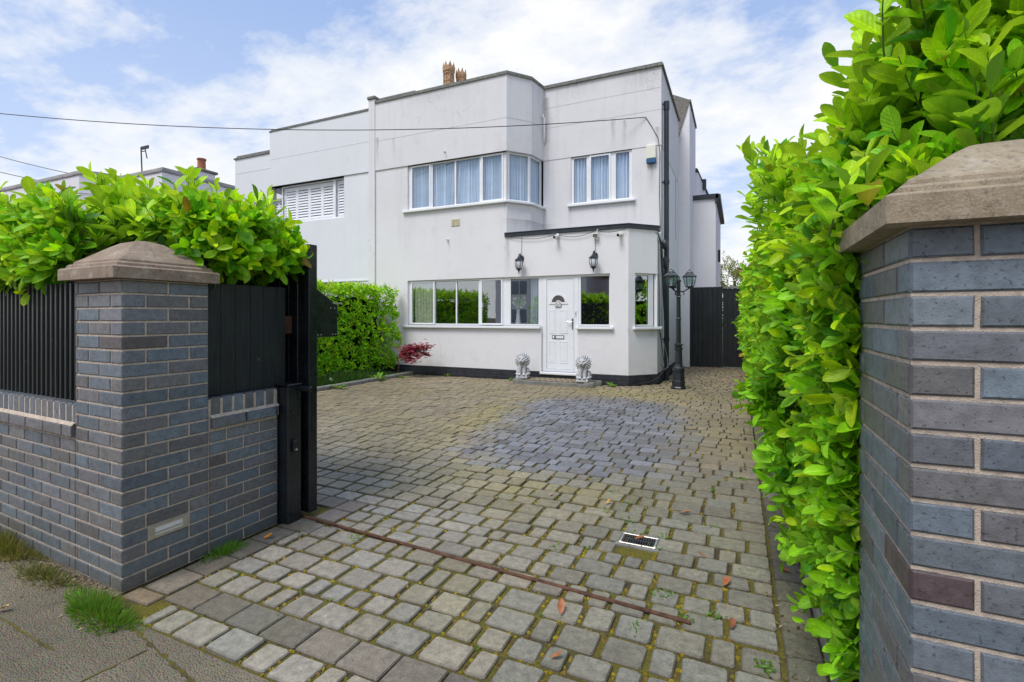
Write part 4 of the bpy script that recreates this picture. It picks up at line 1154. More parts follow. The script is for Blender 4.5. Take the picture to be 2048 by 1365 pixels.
mb = MB(); path_strip(mb, [N1, N2, N3, N4], 7.0, 7.03, -.26, .05); path_strip(mb, [(-15.85, 17), N0, N1], 6.9, 6.95, -.2, .05); path_strip(mb, [N1, N2, N3, N4], 7.03, 7.08, -.26, .0)
path_strip(mb, [(-15.85, 17), N0, N1], 6.95, 7.03, -.2, -.02)
nm(mb, 'coping', M_coping)
mb = MB(); path_strip(mb, [N1, N2, N3, N4], 6.17, 6.178, .004, .034); path_strip(mb, [N0, N1], 6.4, 6.408, .004, .018); nm(mb, 'render_joint', M_wall)
mb = MB(); mb.box(-15.7, -9.1, 11.8, 17, 6.6, 6.7); nm(mb, 'roof', M_slate)
window(NB_, Ni @ frame_at(-12.43, YF+.04, 4.23, 0), 2.51, 1.12, [(.04, 2.02, 0), (2.12, 2.46, 0)], M_glass_shut, None, [(.05, .55, 'shutter'), (.55, 1.05, 'shutter'), (1.05, 1.55, 'shutter'), (1.55, 2.02, 'shutter'), (2.12, 2.5, 'shutter')], recess=.05)
window(NB_, Ni @ frame_at(-14.95, YR, 4.23, 0), 1.6, 1.09, [(.06, .60, 0), (.70, 1.5, 0)], M_glass_shut, None, [(.05, .6, 'shutter'), (.7, 1.1, 'shutter'), (1.1, 1.5, 'shutter')], recess=.03)
window(NB_, Ni @ frame_at(-12.43, YF, 1.26, 0), 2.57, 1.15, [(.06, .8, 0), (.9, 1.6, 0), (1.7, 2.5, 0)], M_glass, None, recess=.08)
mb = MB()
for (x0, x1, z0, z1) in ((-15.5, -9.2, .3, 2.6), (-15.5, -9.2, 3.4, 5.7)):
    V = [(x0, 12.0, z0), (x1, 12.0, z0), (x1, 12.0, z1), (x0, 12.0, z1)]; mb.add(V, [(0, 1, 2, 3)])
nm(mb, 'room', M_room)
mb = MB(); mb.box(-10.6, -9.35, 13, 13.8, 6.7, 8.5); nm(mb, 'chimney', M_wall_side)
mb = MB(); mb.bev(-10.68, -9.27, 12.9, 13.9, 8.5, 8.62, .02); nm(mb, 'chimney_slab', M_coping)

# ------------------------------------------------------------------ next pair along the street
def far_pair(x_right, label, y_off=0):
    E_ = empty('house', (x_right-7, 11, 0)); tag(E_, label, 'house')
    sx = x_right+1.6          # same plan as the main pair, shifted
    T_ = lambda p: (p[0]+sx-(x_right-7), p[1]-11)
    mb = MB(); s0 = (-16.26, 17.); pts_l = [s0, (-16.26, YR), (-13.4, YR), (-13.3, 11.0), (-12.9, YF), (-4.95, YF), (-4.54, 11.0), (-4.45, YR), (-1.6, YR), (-1.6, 17.)]
    L_ = [T_(p) for p in pts_l]
    for a, b in zip(L_, L_[1:]): wall_panel(mb, a, b, 0, 7.0)
    path_strip(mb, L_, 6.3, 7.0, -.1, .02); mb.build('wall', M_wall_side, E_)
    mb = MB(); path_strip(mb, L_, 7.0, 7.06, -.25, .06); mb.build('coping', plain('grey_coping_edge', (.25, .24, .24), .9, var=.3, vscale=3), E_)
    mb = MB(); path_strip(mb, L_, 7.06, 7.20, -.3, -.04); mb.build('upstand', plain('pale_coping', (.36, .35, .34), .9, var=.2, vscale=2), E_)
    mb = MB(); a, b = T_((-16, 12)), T_((-1.8, 17)); mb.box(a[0], b[0], a[1], b[1], 6.7, 6.8); mb.build('roof', M_slate, E_)
    for x in (-12.3, -8.4):
        p = T_((x, YF)); window(E_, frame_at(p[0], p[1]-.03, 4.2, 0), 2.8, 1.16, [(.1, .9, 0), (1., 1.8, 0), (1.9, 2.7, 0)], M_glass_up, None, recess=-.03)
    p = T_((-3.7, YR)); window(E_, frame_at(p[0], p[1]-.03, 4.2, 0), 1.5, 1.16, [(.1, .7, 0), (.8, 1.4, 0)], M_glass_up, None, recess=-.03)
    c = T_((-4.4, 14.2)); mb = MB(); mb.box(c[0]-.9, c[0]+.9, c[1], c[1]+.8, 6.8, 8.0); ch = mb.build('chimney', M_wall_side, E_)
    mb = MB(); mb.bev(c[0]-1.0, c[0]+1.0, c[1]-.1, c[1]+.9, 8.0, 8.12, .03); mb.build('chimney_slab', M_coping, ch)
    mb = MB(); mb.lathe([(.19, 0), (.2, .06), (.17, .1), (.16, .45), (.19, .48), (.19, .55), (.13, .55)], 14, (c[0]+.55, c[1]+.4, 8.12)); mb.build('chimney_pot', M_redpot, ch, True)
    mb = MB(); mb.ell((c[0]-.3, c[1]+.3, 8.16), (.34, .25, .12), 12, 6); mb.build('mortar_flaunching', M_redpot, ch, True)
    return E_
far_pair(-20.0, 'cream flat roofed pair of houses behind the left front hedge')
# aerial on the far pair
ae = empty('roof_aerial', (-24.1, 13.2, 6.0)); tag(ae, 'thin television aerial on a mast above the left hedge', 'aerial')
mb = MB(); mb.tube([(0, 0, 0), (-.2, 0, 3.05)], .03, 6); mb.build('mast', M_cable, ae)
mb = MB(); mb.box(-.2, .36, -.02, .02, 2.93, 3.07); mb.tube([(-.2, 0, 2.86), (.1, 0, 2.84)], .02, 6); mb.tube([(.1, 0, 2.95), (.25, 0, 2.5)], .025, 6); mb.build('elements', M_cable, ae)

# ------------------------------------------------------------------ house on the right, behind the hedge
RH = empty('house', (5.55, 16, 0)); tag(RH, 'white gabled house with black gutter glimpsed behind the tall right hedge', 'house')
mb = MB(); x0, x1, y0, y1, ze, zr = -2.5, 4.5, -2, 8, 7.35, 9.9; xm = (x0+x1)/2
mb.add([(x0, y0, 0), (x1, y0, 0), (x1, y1, 0), (x0, y1, 0), (x0, y0, ze), (x1, y0, ze), (x1, y1, ze), (x0, y1, ze), (xm, y0, zr), (xm, y1, zr)],
       [(0, 1, 5, 8, 4), (1, 2, 6, 5), (2, 3, 7, 9, 6), (3, 0, 4, 7)]); mb.build('wall', M_wall_side, RH)
mb = MB()
for s, xa in ((-1, x0-.25), (1, x1+.25)):
    za = ze-.25*(zr-ze)/(xm-x0); mb.add([(xa, y0-.25, za), (xm, y0-.25, zr+.01), (xm, y1+.25, zr+.01), (xa, y1+.25, za), (xa, y0-.25, za+.16), (xm, y0-.25, zr+.17), (xm, y1+.25, zr+.17), (xa, y1+.25, za+.16)], [(0, 1, 5, 4), (4, 5, 6, 7), (1, 2, 6, 5), (2, 3, 7, 6), (3, 0, 4, 7), (0, 3, 2, 1)])
mb.build('roof', M_slate, RH)
mb = MB(); mb.tube([(x0-.32, y0-.3, ze-.2), (x0-.32, y1, ze-.2)], .06, 8); mb.tube([(x0-.30, y0-.08, ze-.25), (x0-.1, y0-.1, ze-.6), (x0-.08, y0-.1, 0)], .05, 8); mb.build('drainpipe', M_pipe, RH)
mb = MB(); mb.box(x0+1.2, x0+2.6, y0-.02, y0+.02, 4.2, 5.4); wn = mb.build('window', M_upvc, RH)
mb = MB(); mb.quad((x0+1.28, y0-.025, 4.28), (x0+2.52, y0-.025, 4.28), (x0+2.52, y0-.025, 5.32), (x0+1.28, y0-.025, 5.32)); mb.build('pane', M_glass_up, wn)

# ------------------------------------------------------------------ houses across the street (mirrored in the windows)
def street_house(x, lab, colr):
    e = empty('house', (x, -17, 0)); tag(e, lab, 'house')
    mb = MB(); mb.add([(-4, 0, 0), (4, 0, 0), (4, -8, 0), (-4, -8, 0), (-4, 0, 5.2), (4, 0, 5.2), (4, -8, 5.2), (-4, -8, 5.2)], [(1, 0, 4, 5), (0, 3, 7, 4), (3, 2, 6, 7), (2, 1, 5, 6)]); mb.build('wall', colr, e)
    mb = MB(); mb.add([(-4.3, .4, 5.1), (4.3, .4, 5.1), (4.3, -8.4, 5.1), (-4.3, -8.4, 5.1), (-2, -4, 8.3), (2, -4, 8.3)], [(1, 0, 4, 5), (2, 1, 5), (3, 2, 5, 4), (0, 3, 4)]); mb.build('roof', M_redtile, e)
    for wx in (-2.6, 1.2):
        for wz in (.9, 3.3):
            mb = MB(); mb.box(wx, wx+1.6, 0, .04, wz, wz+1.3); w_ = mb.build('window', M_upvc, e)
            mb = MB()
            for j in range(2): mb.quad((wx+.08+j*.75, .045, wz+.08), (wx+.76+j*.75, .045, wz+.08), (wx+.76+j*.75, .045, wz+1.22), (wx+.08+j*.75, .045, wz+1.22))
            mb.build('pane', M_streetglass, w_)
    return e
M_streetglass = plain('street_window', (.20, .23, .27), .15, var=.3, vscale=1, bump=0)
M_redtile = plain('red_brown_tile', (.16, .085, .06), .85, var=.3, vscale=6, bump=.5, bscale=20)
street_house(-15, 'white house with hipped tiled roof across the street, left of the driveway axis', M_wall_side)
street_house(-5, 'buff house with hipped tiled roof straight across the street', plain('buff_brick', (.30, .21, .15), .9, var=.2, vscale=10))
street_house(5, 'pebble dashed house with hipped tiled roof across the street, right of the driveway axis', M_wall_nb)

# ================================================================== FRONT DOOR STEP, LIONS, LAMPS
st = empty('doorstep', (-3.62, 10.19, 0)); tag(st, 'low stone paved doorstep with rounded end blocks under the front door', 'step')
mb = MB(); mb.bev(-.86, .86, -.30, .27, -.05, .075, .012); mb.build('step_body', M_kerb, st)
mb = MB()
for r_ in range(4):
    x = -.76+(r_ % 2)*.05
    while x < .72: sett(mb, x, x+.11, -.27+r_*.135, -.145+r_*.135, tuple(c*.95 for c in sett_col(-5, 8)), .092, .01, .003); x += .125
mb.build('step_setts', M_sett, st)
for sx in (-1, 1):
    mb = MB(); mb.lathe([(.11, -.05), (.125, .0), (.125, .07), (.11, .098), (.05, .105)], 14, (sx*.80, -.20, 0)); mb.lathe([(.10, -.05), (.115, .0), (.115, .07), (.10, .098), (.05, .105)], 12, (sx*.88, .12, 0)); mb.build('end_block', M_kerb, st, True)

def lion_mesh():
    mb = MB()
    E = lambda c, r, rx=0, ry=0, rz=0: mb.ell((0, 0, 0), r, 14, 10, Matrix.Translation(c) @ Matrix.Rotation(rz, 4, 'Z') @ Matrix.Rotation(ry, 4, 'Y') @ Matrix.Rotation(rx, 4, 'X'))
    # faces -y ; rump behind
    mb.bev(-.125, .125, -.13, .17, 0, .05, .012)
    mb.bev(-.115, .115, -.12, .16, .048, .075, .01)
    E((0, .08, .165), (.105, .11, .105)); E((0, .03, .25), (.092, .085, .13), R(18)); E((0, -.02, .28), (.085, .065, .10)); E((0, -.03, .19), (.06, .045, .10))
    for s in (-1, 1):
        E((s*.105, .06, .14), (.048, .088, .085), R(-12)); E((s*.112, -.02, .09), (.036, .08, .028))
        mb.tube([(s*.048, -.03, .30), (s*.050, -.062, .22), (s*.049, -.070, .13), (s*.049, -.078, .085)], [.044, .040, .036, .034], 12)
        E((s*.050, -.098, .088), (.040, .044, .025))
        for k in (-1, 0, 1): E((s*.050+k*.021, -.134, .084), (.011, .016, .015))
    mb.tube([(.06, .17, .09), (.13, .15, .09), (.155, .06, .095), (.14, -.02, .10)], [.016, .014, .014, .022], 8)
    nb_ = len(mb.v)
    # head
    E((0, -.045, .425), (.078, .075, .085)); E((0, -.118, .392), (.050, .050, .036)); E((0, -.128, .420), (.027, .036, .020), R(-25)); E((0, -.105, .362), (.034, .034, .018))
    E((0, -.168, .408), (.021, .012, .011))
    for s in (-1, 1):
        E((s*.034, -.098, .455), (.026, .022, .012), 0, R(s*14)); E((s*.030, -.108, .436), (.010, .008, .008)); E((s*.026, -.136, .386), (.022, .018, .018)); E((s*.062, -.035, .505), (.024, .014, .026), 0, R(s*20)); E((s*.05, -.09, .415), (.026, .03, .026))
    # mane locks
    r2 = random.Random(3)
    for ring, (rad, yy, n, ln) in enumerate(((.078, -.070, 16, .042), (.100, -.045, 18, .050), (.108, -.010, 18, .055), (.10, .03, 16, .06))):
        for k in range(n):
            a = 2*math.pi*(k+.5*(ring % 2))/n; x = rad*math.cos(a); z = .418+rad*1.12*math.sin(a)
            if ring == 0 and a > .6 and a < 2.54: z += .006
            E((x*1.04, yy+r2.uniform(-.008, .008), z-.012), (.0145, .016, ln*.72), 0, -a+R(90)+r2.uniform(-.3, .3))
    for k in range(22):
        x = r2.uniform(-.06, .06); z = r2.uniform(.215, .335); E((x, -.062-.012*math.cos(x*15)+.10*(z-.29), z), (.012, .013, .034), 0, r2.uniform(-.35, .35))
    for k in range(nb_, len(mb.v)):
        v = mb.v[k]; mb.v[k] = (v[0]*1.16, (v[1]+.045)*1.12-.050, (v[2]-.425)*1.16+.408)
    me = mb.mesh('lion')
    o = bpy.data.objects.new('lion_tmp', me); COL.objects.link(o)
    m = o.modifiers.new('r', 'REMESH'); m.mode = 'VOXEL'; m.voxel_size = .0052; m.use_smooth_shade = True
    m2 = o.modifiers.new('s', 'SMOOTH'); m2.factor = .4; m2.iterations = 1
    out = bpy.data.meshes.new_from_object(o.evaluated_get(bpy.context.evaluated_depsgraph_get())); bpy.data.objects.remove(o)
    return out
def mat_lion():
    m, t, b = nt('weathered_white_stone'); q = NB(t); w = q.wcoord()
    g = q.n('ShaderNodeNewGeometry')
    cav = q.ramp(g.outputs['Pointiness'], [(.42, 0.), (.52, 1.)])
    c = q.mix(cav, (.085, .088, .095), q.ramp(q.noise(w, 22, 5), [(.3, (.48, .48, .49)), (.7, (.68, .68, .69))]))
    sp = q.ramp(q.noise(w, 38, 5, .7), [(.55, 0.), (.7, 1.)]); c = q.mix(q.math('MULTIPLY', sp, .35), c, (.17, .17, .18))
    oc = q.coord()      # darker round spots at the eye sockets, nostrils and mouth
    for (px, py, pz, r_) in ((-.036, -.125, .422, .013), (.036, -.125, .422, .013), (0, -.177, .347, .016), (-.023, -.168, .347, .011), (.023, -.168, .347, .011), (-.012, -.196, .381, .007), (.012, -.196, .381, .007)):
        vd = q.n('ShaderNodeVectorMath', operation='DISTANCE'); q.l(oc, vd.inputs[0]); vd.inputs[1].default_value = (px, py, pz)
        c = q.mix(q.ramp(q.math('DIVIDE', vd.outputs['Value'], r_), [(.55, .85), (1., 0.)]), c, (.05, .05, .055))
    q.l(c, b.inputs['Base Color']); b.inputs['Roughness'].default_value = .85
    q.l(q.bump(q.noise(w, 150, 4), .3, .004), b.inputs['Normal']); return m
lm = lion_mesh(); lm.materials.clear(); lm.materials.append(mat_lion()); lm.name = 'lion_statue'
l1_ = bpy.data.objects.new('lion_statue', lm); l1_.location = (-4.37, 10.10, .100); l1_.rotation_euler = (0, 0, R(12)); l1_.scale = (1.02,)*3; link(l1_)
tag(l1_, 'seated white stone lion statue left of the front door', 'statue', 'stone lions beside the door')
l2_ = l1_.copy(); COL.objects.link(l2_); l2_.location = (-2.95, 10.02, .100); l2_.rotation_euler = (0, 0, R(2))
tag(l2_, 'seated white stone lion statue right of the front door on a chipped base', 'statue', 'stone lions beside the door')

# wall lanterns
def wall_lantern(loc, label):
    e = empty('wall_lantern', loc); tag(e, label, 'wall lamp', 'lanterns above the front door')
    mb = MB(); mb.lathe([(.001, 0), (.055, .0), (.06, .012), (.045, .03), (.02, .04)], 14, M=Matrix.Translation((0, .0, -.02)) @ Matrix.Rotation(R(90), 4, 'X') @ Matrix.Scale(1.35, 4, (0, 1, 0))); mb.build('back_plate', M_iron, e, True)
    mb = MB(); mb.tube([(0, -.03, -.04), (0, -.08, .03), (0, -.13, .065), (0, -.165, .04), (0, -.17, .0)], [.016, .014, .013, .013, .012], 8); mb.ell((0, -.17, .005), (.02, .02, .02)); mb.tube([(0, -.05, .05), (0, -.07, .085), (0, -.10, .08)], .008, 6); mb.build('arm', M_iron, e, True)
    mb = MB(); mb.lathe([(.012, .02), (.018, .0), (.045, -.03), (.075, -.055), (.098, -.072), (.098, -.084), (.08, -.088), (.02, -.086)], 16, (0, -.17, 0)); mb.build('lantern_roof', M_iron, e, True)
    mb = MB(); mb.lathe([(.062, -.088), (.078, -.13), (.080, -.18), (.068, -.235), (.05, -.262), (.02, -.264)], 16, (0, -.17, 0)); mb.build('globe', plain('frosted_globe', (.62, .64, .68), .15, var=.1, vscale=20, bump=0), e, True)
    mb = MB()
    for k in range(6):
        a = k*math.pi/3+.3; mb.tube([((r_)*math.cos(a), -.17+r_*math.sin(a), z) for r_, z in ((.075, -.085), (.084, -.13), (.085, -.18), (.073, -.235), (.056, -.262), (.062, -.285), (.05, -.30), (.03, -.285))], .0055, 6)
    mb.build('cage', M_iron, e, True)
    mb = MB(); mb.lathe([(.02, -.262), (.055, -.266), (.055, -.28), (.03, -.30), (.022, -.325), (.010, -.345), (.012, -.36), (.006, -.385), (.001, -.40)], 14, (0, -.17, 0)); mb.build('finial', M_iron, e, True)
    return e
wall_lantern((-4.56, 10.499, 2.83), 'black cage wall lantern above the window beside the door, left of the pair')
wall_lantern((-2.82, 10.499, 2.80), 'black cage wall lantern above the window right of the door')

# three armed lamp post
lpx = empty('lamp_post', (-1.106, 10.53, 0)); tag(lpx, 'black cast iron lamp post with lanterns on three arms by the drainpipe', 'lamp post')
mb = MB(); mb.lathe([(.145, 0), (.148, .03), (.135, .05), (.132, .16), (.125, .18), (.118, .34)], 8, rot=R(22.5)); mb.lathe([(.105, .34), (.118, .36), (.115, .42), (.095, .44), (.085, .46)], 16); mb.build('base', M_iron, lpx)
mb = MB(); mb.lathe([(.09, .45), (.075, .50), (.066, .78), (.066, .79)], 12); mb.lathe([(.06, .78), (.082, .80), (.082, .83), (.062, .845), (.062, .86), (.086, .875), (.086, .905), (.05, .925)], 16); mb.build('lower_shaft', M_iron, lpx)
mb = MB(); mb.lathe([(.048, .92), (.043, 1.4), (.05, 1.41), (.05, 1.44), (.042, 1.45), (.040, 1.84), (.047, 1.85), (.047, 1.89), (.039, 1.90), (.038, 2.16), (.05, 2.17), (.05, 2.20), (.02, 2.23)], 14); mb.build('pole', M_iron, lpx, True)
mb = MB(); mb.tube([(0, 0, 1.862), (-.001, 0, 1.872)], .0485, 14); mb.tube([(0, 0, 1.42), (0, 0, 1.43)], .0515, 14); mb.build('band', M_chrome, lpx)
fw = Vector((-math.sin(co.rotation_euler.z), math.cos(co.rotation_euler.z), 0)); rt = Vector((fw.y, -fw.x, 0))
for (a, b) in ((-.20, -.15), (.235, .03), (-.035, .235)):
    p = rt*a+fw*b
    d = p.normalized()
    mb = MB(); mb.tube([(d.x*.03, d.y*.03, 1.98), (d.x*.10, d.y*.10, 1.97), tuple(p*.8+Vector((0, 0, 2.02))), tuple(p+Vector((0, 0, 2.05)))], .013, 8)
    pts = [tuple(d*(.05+.055*t_*(math.cos(t_*5)))+Vector((0, 0, 1.93-.045*math.sin(t_*5)))) for t_ in np.linspace(0.2, 1.4, 14)]; mb.tube(pts, .008, 6)
    mb.build('arm', M_iron, lpx, True)
    lo = (p.x, p.y, 2.045); sc_ = Matrix.Translation(lo) @ Matrix.Diagonal((.84, .84, .90, 1)) @ Matrix.Translation((-lo[0], -lo[1], -lo[2]))
    mb = MB(); mb.lathe([(.03, 0), (.095, .02), (.10, .035), (.09, .045)], 6, lo); 
    for k in range(6):
        an = k*math.pi/3; c_, s_ = math.cos(an), math.sin(an)
        mb.tube([(lo[0]+.092*c_, lo[1]+.092*s_, 2.075), (lo[0]+.125*c_, lo[1]+.125*s_, 2.17), (lo[0]+.147*c_, lo[1]+.147*s_, 2.295)], .0085, 6)
    fr = (mb.__setattr__('v', [tuple(sc_ @ Vector(v)) for v in mb.v]), mb)[1].build('lantern', M_iron, lpx)
    mb = MB(); mb.lathe([(.165, .25), (.168, .265), (.155, .275), (.10, .315), (.085, .33), (.09, .345), (.07, .355), (.045, .385), (.02, .395), (.022, .41), (.012, .43), (.001, .44)], 6, lo); (mb.__setattr__('v', [tuple(sc_ @ Vector(v)) for v in mb.v]), mb)[1].build('lantern_roof', plain('lantern_roof_paint', (.05, .055, .06), .28, var=.3, bump=.05), fr)
    mb = MB(); mb.lathe([(.086, .045), (.119, .13), (.141, .25)], 6, lo); (mb.__setattr__('v', [tuple(sc_ @ Vector(v)) for v in mb.v]), mb)[1].build('pane', M_glass_dark, fr)
    mb = MB(); mb.lathe([(.018, .04), (.02, .12), (.028, .15), (.028, .19), (.012, .21)], 10, lo); (mb.__setattr__('v', [tuple(sc_ @ Vector(v)) for v in mb.v]), mb)[1].build('bulb', M_white, fr, True)

# cameras and flood light on the porch fascia
def cctv(loc, lab, kind):
    e = empty('security_camera' if kind != 'flood' else 'flood_light', loc); tag(e, lab, 'security camera' if kind != 'flood' else 'flood light')
    if kind == 'flood':
        mb = MB(); mb.bev(-.06, .06, -.09, -.03, -.05, .04, .008); b_ = mb.build('housing', M_cream, e)
        mb = MB(); mb.box(-.05, .05, -.094, -.0905, -.042, .022); mb.build('lens', M_seal, b_)
        mb = MB(); mb.tube([(.02, 0, .03), (.02, -.05, .05), (.05, -.05, .13)], .010, 6); mb.bev(.0, .05, -.06, .0, -.10, -.055, .01); mb.build('bracket', M_cream, e)
    else:
        mb = MB(); mb.lathe([(.05, 0), (.052, .02), (.03, .03)], 14, M=Matrix.Rotation(R(90), 4, 'X')); mb.build('mount', M_white, e, True)
        mb = MB(); mb.tube([(0, -.02, -.01), (-.01, -.10, -.03), (-.02, -.17, -.05)], .036, 12); b_ = mb.build('housing', M_white if kind == 'dome' else M_cream, e, True)
        mb = MB(); mb.tube([(-.02, -.171, -.05), (-.0205, -.176, -.0512)], .027, 12); mb.build('lens', M_dark, b_)
    return e
cctv((-3.68, 10.485, 3.27), 'small white dome camera under the porch gutter, left of the flood light', 'dome')
cctv((-2.80, 10.49, 3.22), 'cream flood light with bracket above the right wall lantern', 'flood')
cctv((-2.27, 10.49, 3.22), 'small cream camera under the gutter near the porch corner', 'cam')

# cables
def cable(name, lab, pts, r, mat=M_cable, seg=1):
    mb = MB(); mb.tube(pts, r, 5); o = mb.build(name, mat, smooth=True); tag(o, lab, 'cable'); return o
def sag(a, b, s, n=40):
    a, b = Vector(a), Vector(b); out = []
    for i in range(n+1):
        t_ = i/n; p = a.lerp(b, t_); p.z -= 4*s*t_*(1-t_); out.append(tuple(p))
    return out
cable('overhead_cable', 'dark overhead cable sagging from the left sky to the house front', sag((-19.5, 3.9, 6.75), (-1.93, 11.57, 6.03), .55), .010)
cable('overhead_cable', 'upper of two thin grey wires at the far left above the hedge', sag((-34, 8, 10.3), (-25, 12, 7.4), .3), .018, M_cable_l)
cable('overhead_cable', 'lower of two thin grey wires at the far left above the hedge', sag((-34, 8, 9.5), (-26.5, 12, 7.2), .3), .018, M_cable_l)
cable('wall_cable', 'thin cable dropping from the overhead wire to the house corner', [(-1.93, 11.57, 6.03), (-1.80, 11.575, 5.8), (-1.66, 11.575, 5.52), (-1.62, 11.58, 5.2), (-1.63, 11.58, 4.2), (-1.61, 11.58, 3.45)], .007)
cable('wall_cable', 'thin grey cable sagging below the black porch gutter', sag((-4.9, 10.46, 3.34), (-3.7, 10.46, 3.30), .08, 10)+sag((-3.7, 10.46, 3.30), (-2.8, 10.46, 3.33), .09, 10)+sag((-2.8, 10.46, 3.33), (-2.15, 10.44, 3.32), .06, 10), .006)
cable('wall_cable', 'thin flex running down the wall to the left wall lantern', [(-4.555, 10.49, 3.33), (-4.56, 10.49, 3.1), (-4.56, 10.49, 2.9)], .004)
cable('wall_cable', 'thin flex running down the wall to the right wall lantern', [(-2.82, 10.49, 3.2), (-2.815, 10.49, 3.0), (-2.82, 10.49, 2.87)], .004)
cable('wall_cable', 'tangle of dark cable down the corner of the porch to the ground', [(-1.63, 11.02, 3.3), (-1.575, 11.12, 3.05), (-1.58, 11.15, 2.5), (-1.575, 11.17, 2.0), (-1.58, 11.2, 1.2), (-1.52, 11.25, .75), (-1.47, 11.2, .4), (-1.50, 11.05, .25), (-1.56, 10.95, .15), (-1.75, 10.82, .06), (-2.0, 10.52, .03)], .010)
cable('wall_cable', 'second looped grey cable beside the foot of the drainpipe', [(-1.57, 11.2, 1.15), (-1.50, 11.3, .9), (-1.44, 11.45, .55), (-1.42, 11.4, .35), (-1.48, 11.2, .3), (-1.53, 11.1, .42)], .008, M_cable_l)

# passage gates at the end of the drive
pg = empty('side_gate', (-1.0, 15.45, 0)); tag(pg, 'wide black boarded gate closing the side passage behind the lamp post', 'gate')
mb = MB(); x = -.6
while x < .575: mb.bev(x+.002, x+.129, random.uniform(-.002, .002), .025, .03, 2.33, .003); x += .131
mb.build('boards', M_blackwood, pg)
mb = MB(); mb.box(-.6, .58, .028, .07, .03, 2.31); mb.build('backing', M_blackwood, pg)
pg = empty('fence_panel', (.2, 15.43, 0)); tag(pg, 'narrower black boarded fence section between the side gate and the hedge', 'fence panel')
mb = MB(); x = -.61
while x < .6: mb.bev(x+.002, x+.129, random.uniform(-.002, .002)+.012, .035, .03, 2.27, .003); x += .131
mb.build('boards', M_blackwood, pg)
mb = MB(); mb.box(-.6, .6, .038, .07, .03, 2.25); mb.build('backing', M_blackwood, pg)
mb = MB(); mb.box(-.6, .0, -.02, .06, 2.275, 2.33); mb.build('capping', M_kerb, pg)
mb = MB(); mb.box(-.6, .5, -.03, .03, .0, .027); mb.build('gravel_board', M_kerb, pg)

# gully, spotlight, vase
gu = empty('drain_cover', (-.588, 3.265, 0)); tag(gu, 'square steel framed drain grate set in the setts', 'drain cover')
mb = MB(); w = .115; h_ = .078
mb.bev(-w, w, -h_, -h_+.014, -.02, .004, .002); mb.bev(-w, w, h_-.014, h_, -.02, .004, .002); mb.bev(-w, -w+.014, -h_+.0145, h_-.0145, -.02, .004, .002); mb.bev(w-.014, w, -h_+.0145, h_-.0145, -.02, .004, .002); mb.build('rim', M_galv, gu)
mb = MB(); mb.box(-.135, .135, -.105, -h_-.0005, -.03, -.003); mb.box(-.135, .135, h_+.0005, .105, -.03, -.003); mb.box(-.135, -w-.0005, -h_, h_, -.03, -.003); mb.box(w+.0005, .135, -h_, h_, -.03, -.003); mb.build('surround', M_kerb, gu)
mb = MB(); mb.box(-w+.014, w-.014, -h_+.014, h_-.014, -.02, -.012)
for k in range(13): mb.box(-w+.016+k*.0155, -w+.024+k*.0155, -h_+.015, h_-.015, -.012, .001)
mb.box(-w+.015, w-.015, -.006, .006, -.012, .0); mb.build('grate', M_dark, gu)
gs = empty('ground_spotlight', (-7.86, 7.93, .03)); tag(gs, 'small round ground spotlight in the bed beside the grass', 'spotlight')
mb = MB(); mb.tube([(0, 0, -.02), (0, 0, .06)], .012, 8); mb.build('spike', M_seal, gs)
mb = MB(); Mq = Matrix.Translation((0, 0, .08)) @ Matrix.Rotation(R(-40), 4, 'Z') @ Matrix.Rotation(R(65), 4, 'X'); mb.lathe([(.03, -.05), (.05, .0), (.058, .03), (.058, .04), (.048, .04), (.04, .02)], 16, M=Mq); b_ = mb.build('head', M_galv, gs, True)
mb = MB(); mb.lathe([(.001, .025), (.03, .025), (.04, .022)], 16, M=Mq); mb.build('lens', M_white, b_)
va = empty('vase', (-4.72, 10.66, 1.28)); tag(va, 'white vase of white flowers behind the window pane left of the door', 'vase')
mb = MB(); mb.lathe([(.065, 0), (.07, .02), (.05, .15), (.035, .30), (.05, .36), (.045, .36), (.03, .3)], 16); mb.build('vase_body', M_ceramic, va, True)
fo = Foliage()
for k in range(16):
    a = random.uniform(0, 6.28); d = np.array((math.cos(a)*.5, math.sin(a)*.25, 1.)); fo.shoot((0, 0, .34), d, random.uniform(.15, .4), 6, .10, C_OLD, C_MID)
fo.build('foliage', M_leaf_far, va, T_FAR)
for k in range(14):
    p = (random.uniform(-.2, .2), random.uniform(-.06, .06), random.uniform(.40, .62)); mb = MB(); vs = [(p[0], p[1]-.012, p[2])]
    for j in range(20): rr_ = .036 if j % 4 in (1, 2) else .016; vs.append((p[0]+rr_*math.cos(j*.314), p[1], p[2]+rr_*math.sin(j*.314)))
    mb.add(vs, [(0, 1+j, 1+(j+1) % 20) for j in range(20)]); mb.build('flower', M_petal, va)


# ================================================================== HEDGES
def fol_finish(fo, parent, mat, T):
    fo.build('foliage', mat, parent, T)
    if fo.stems.v: fo.stems.build('stems', M_greenstem, parent, smooth=True)
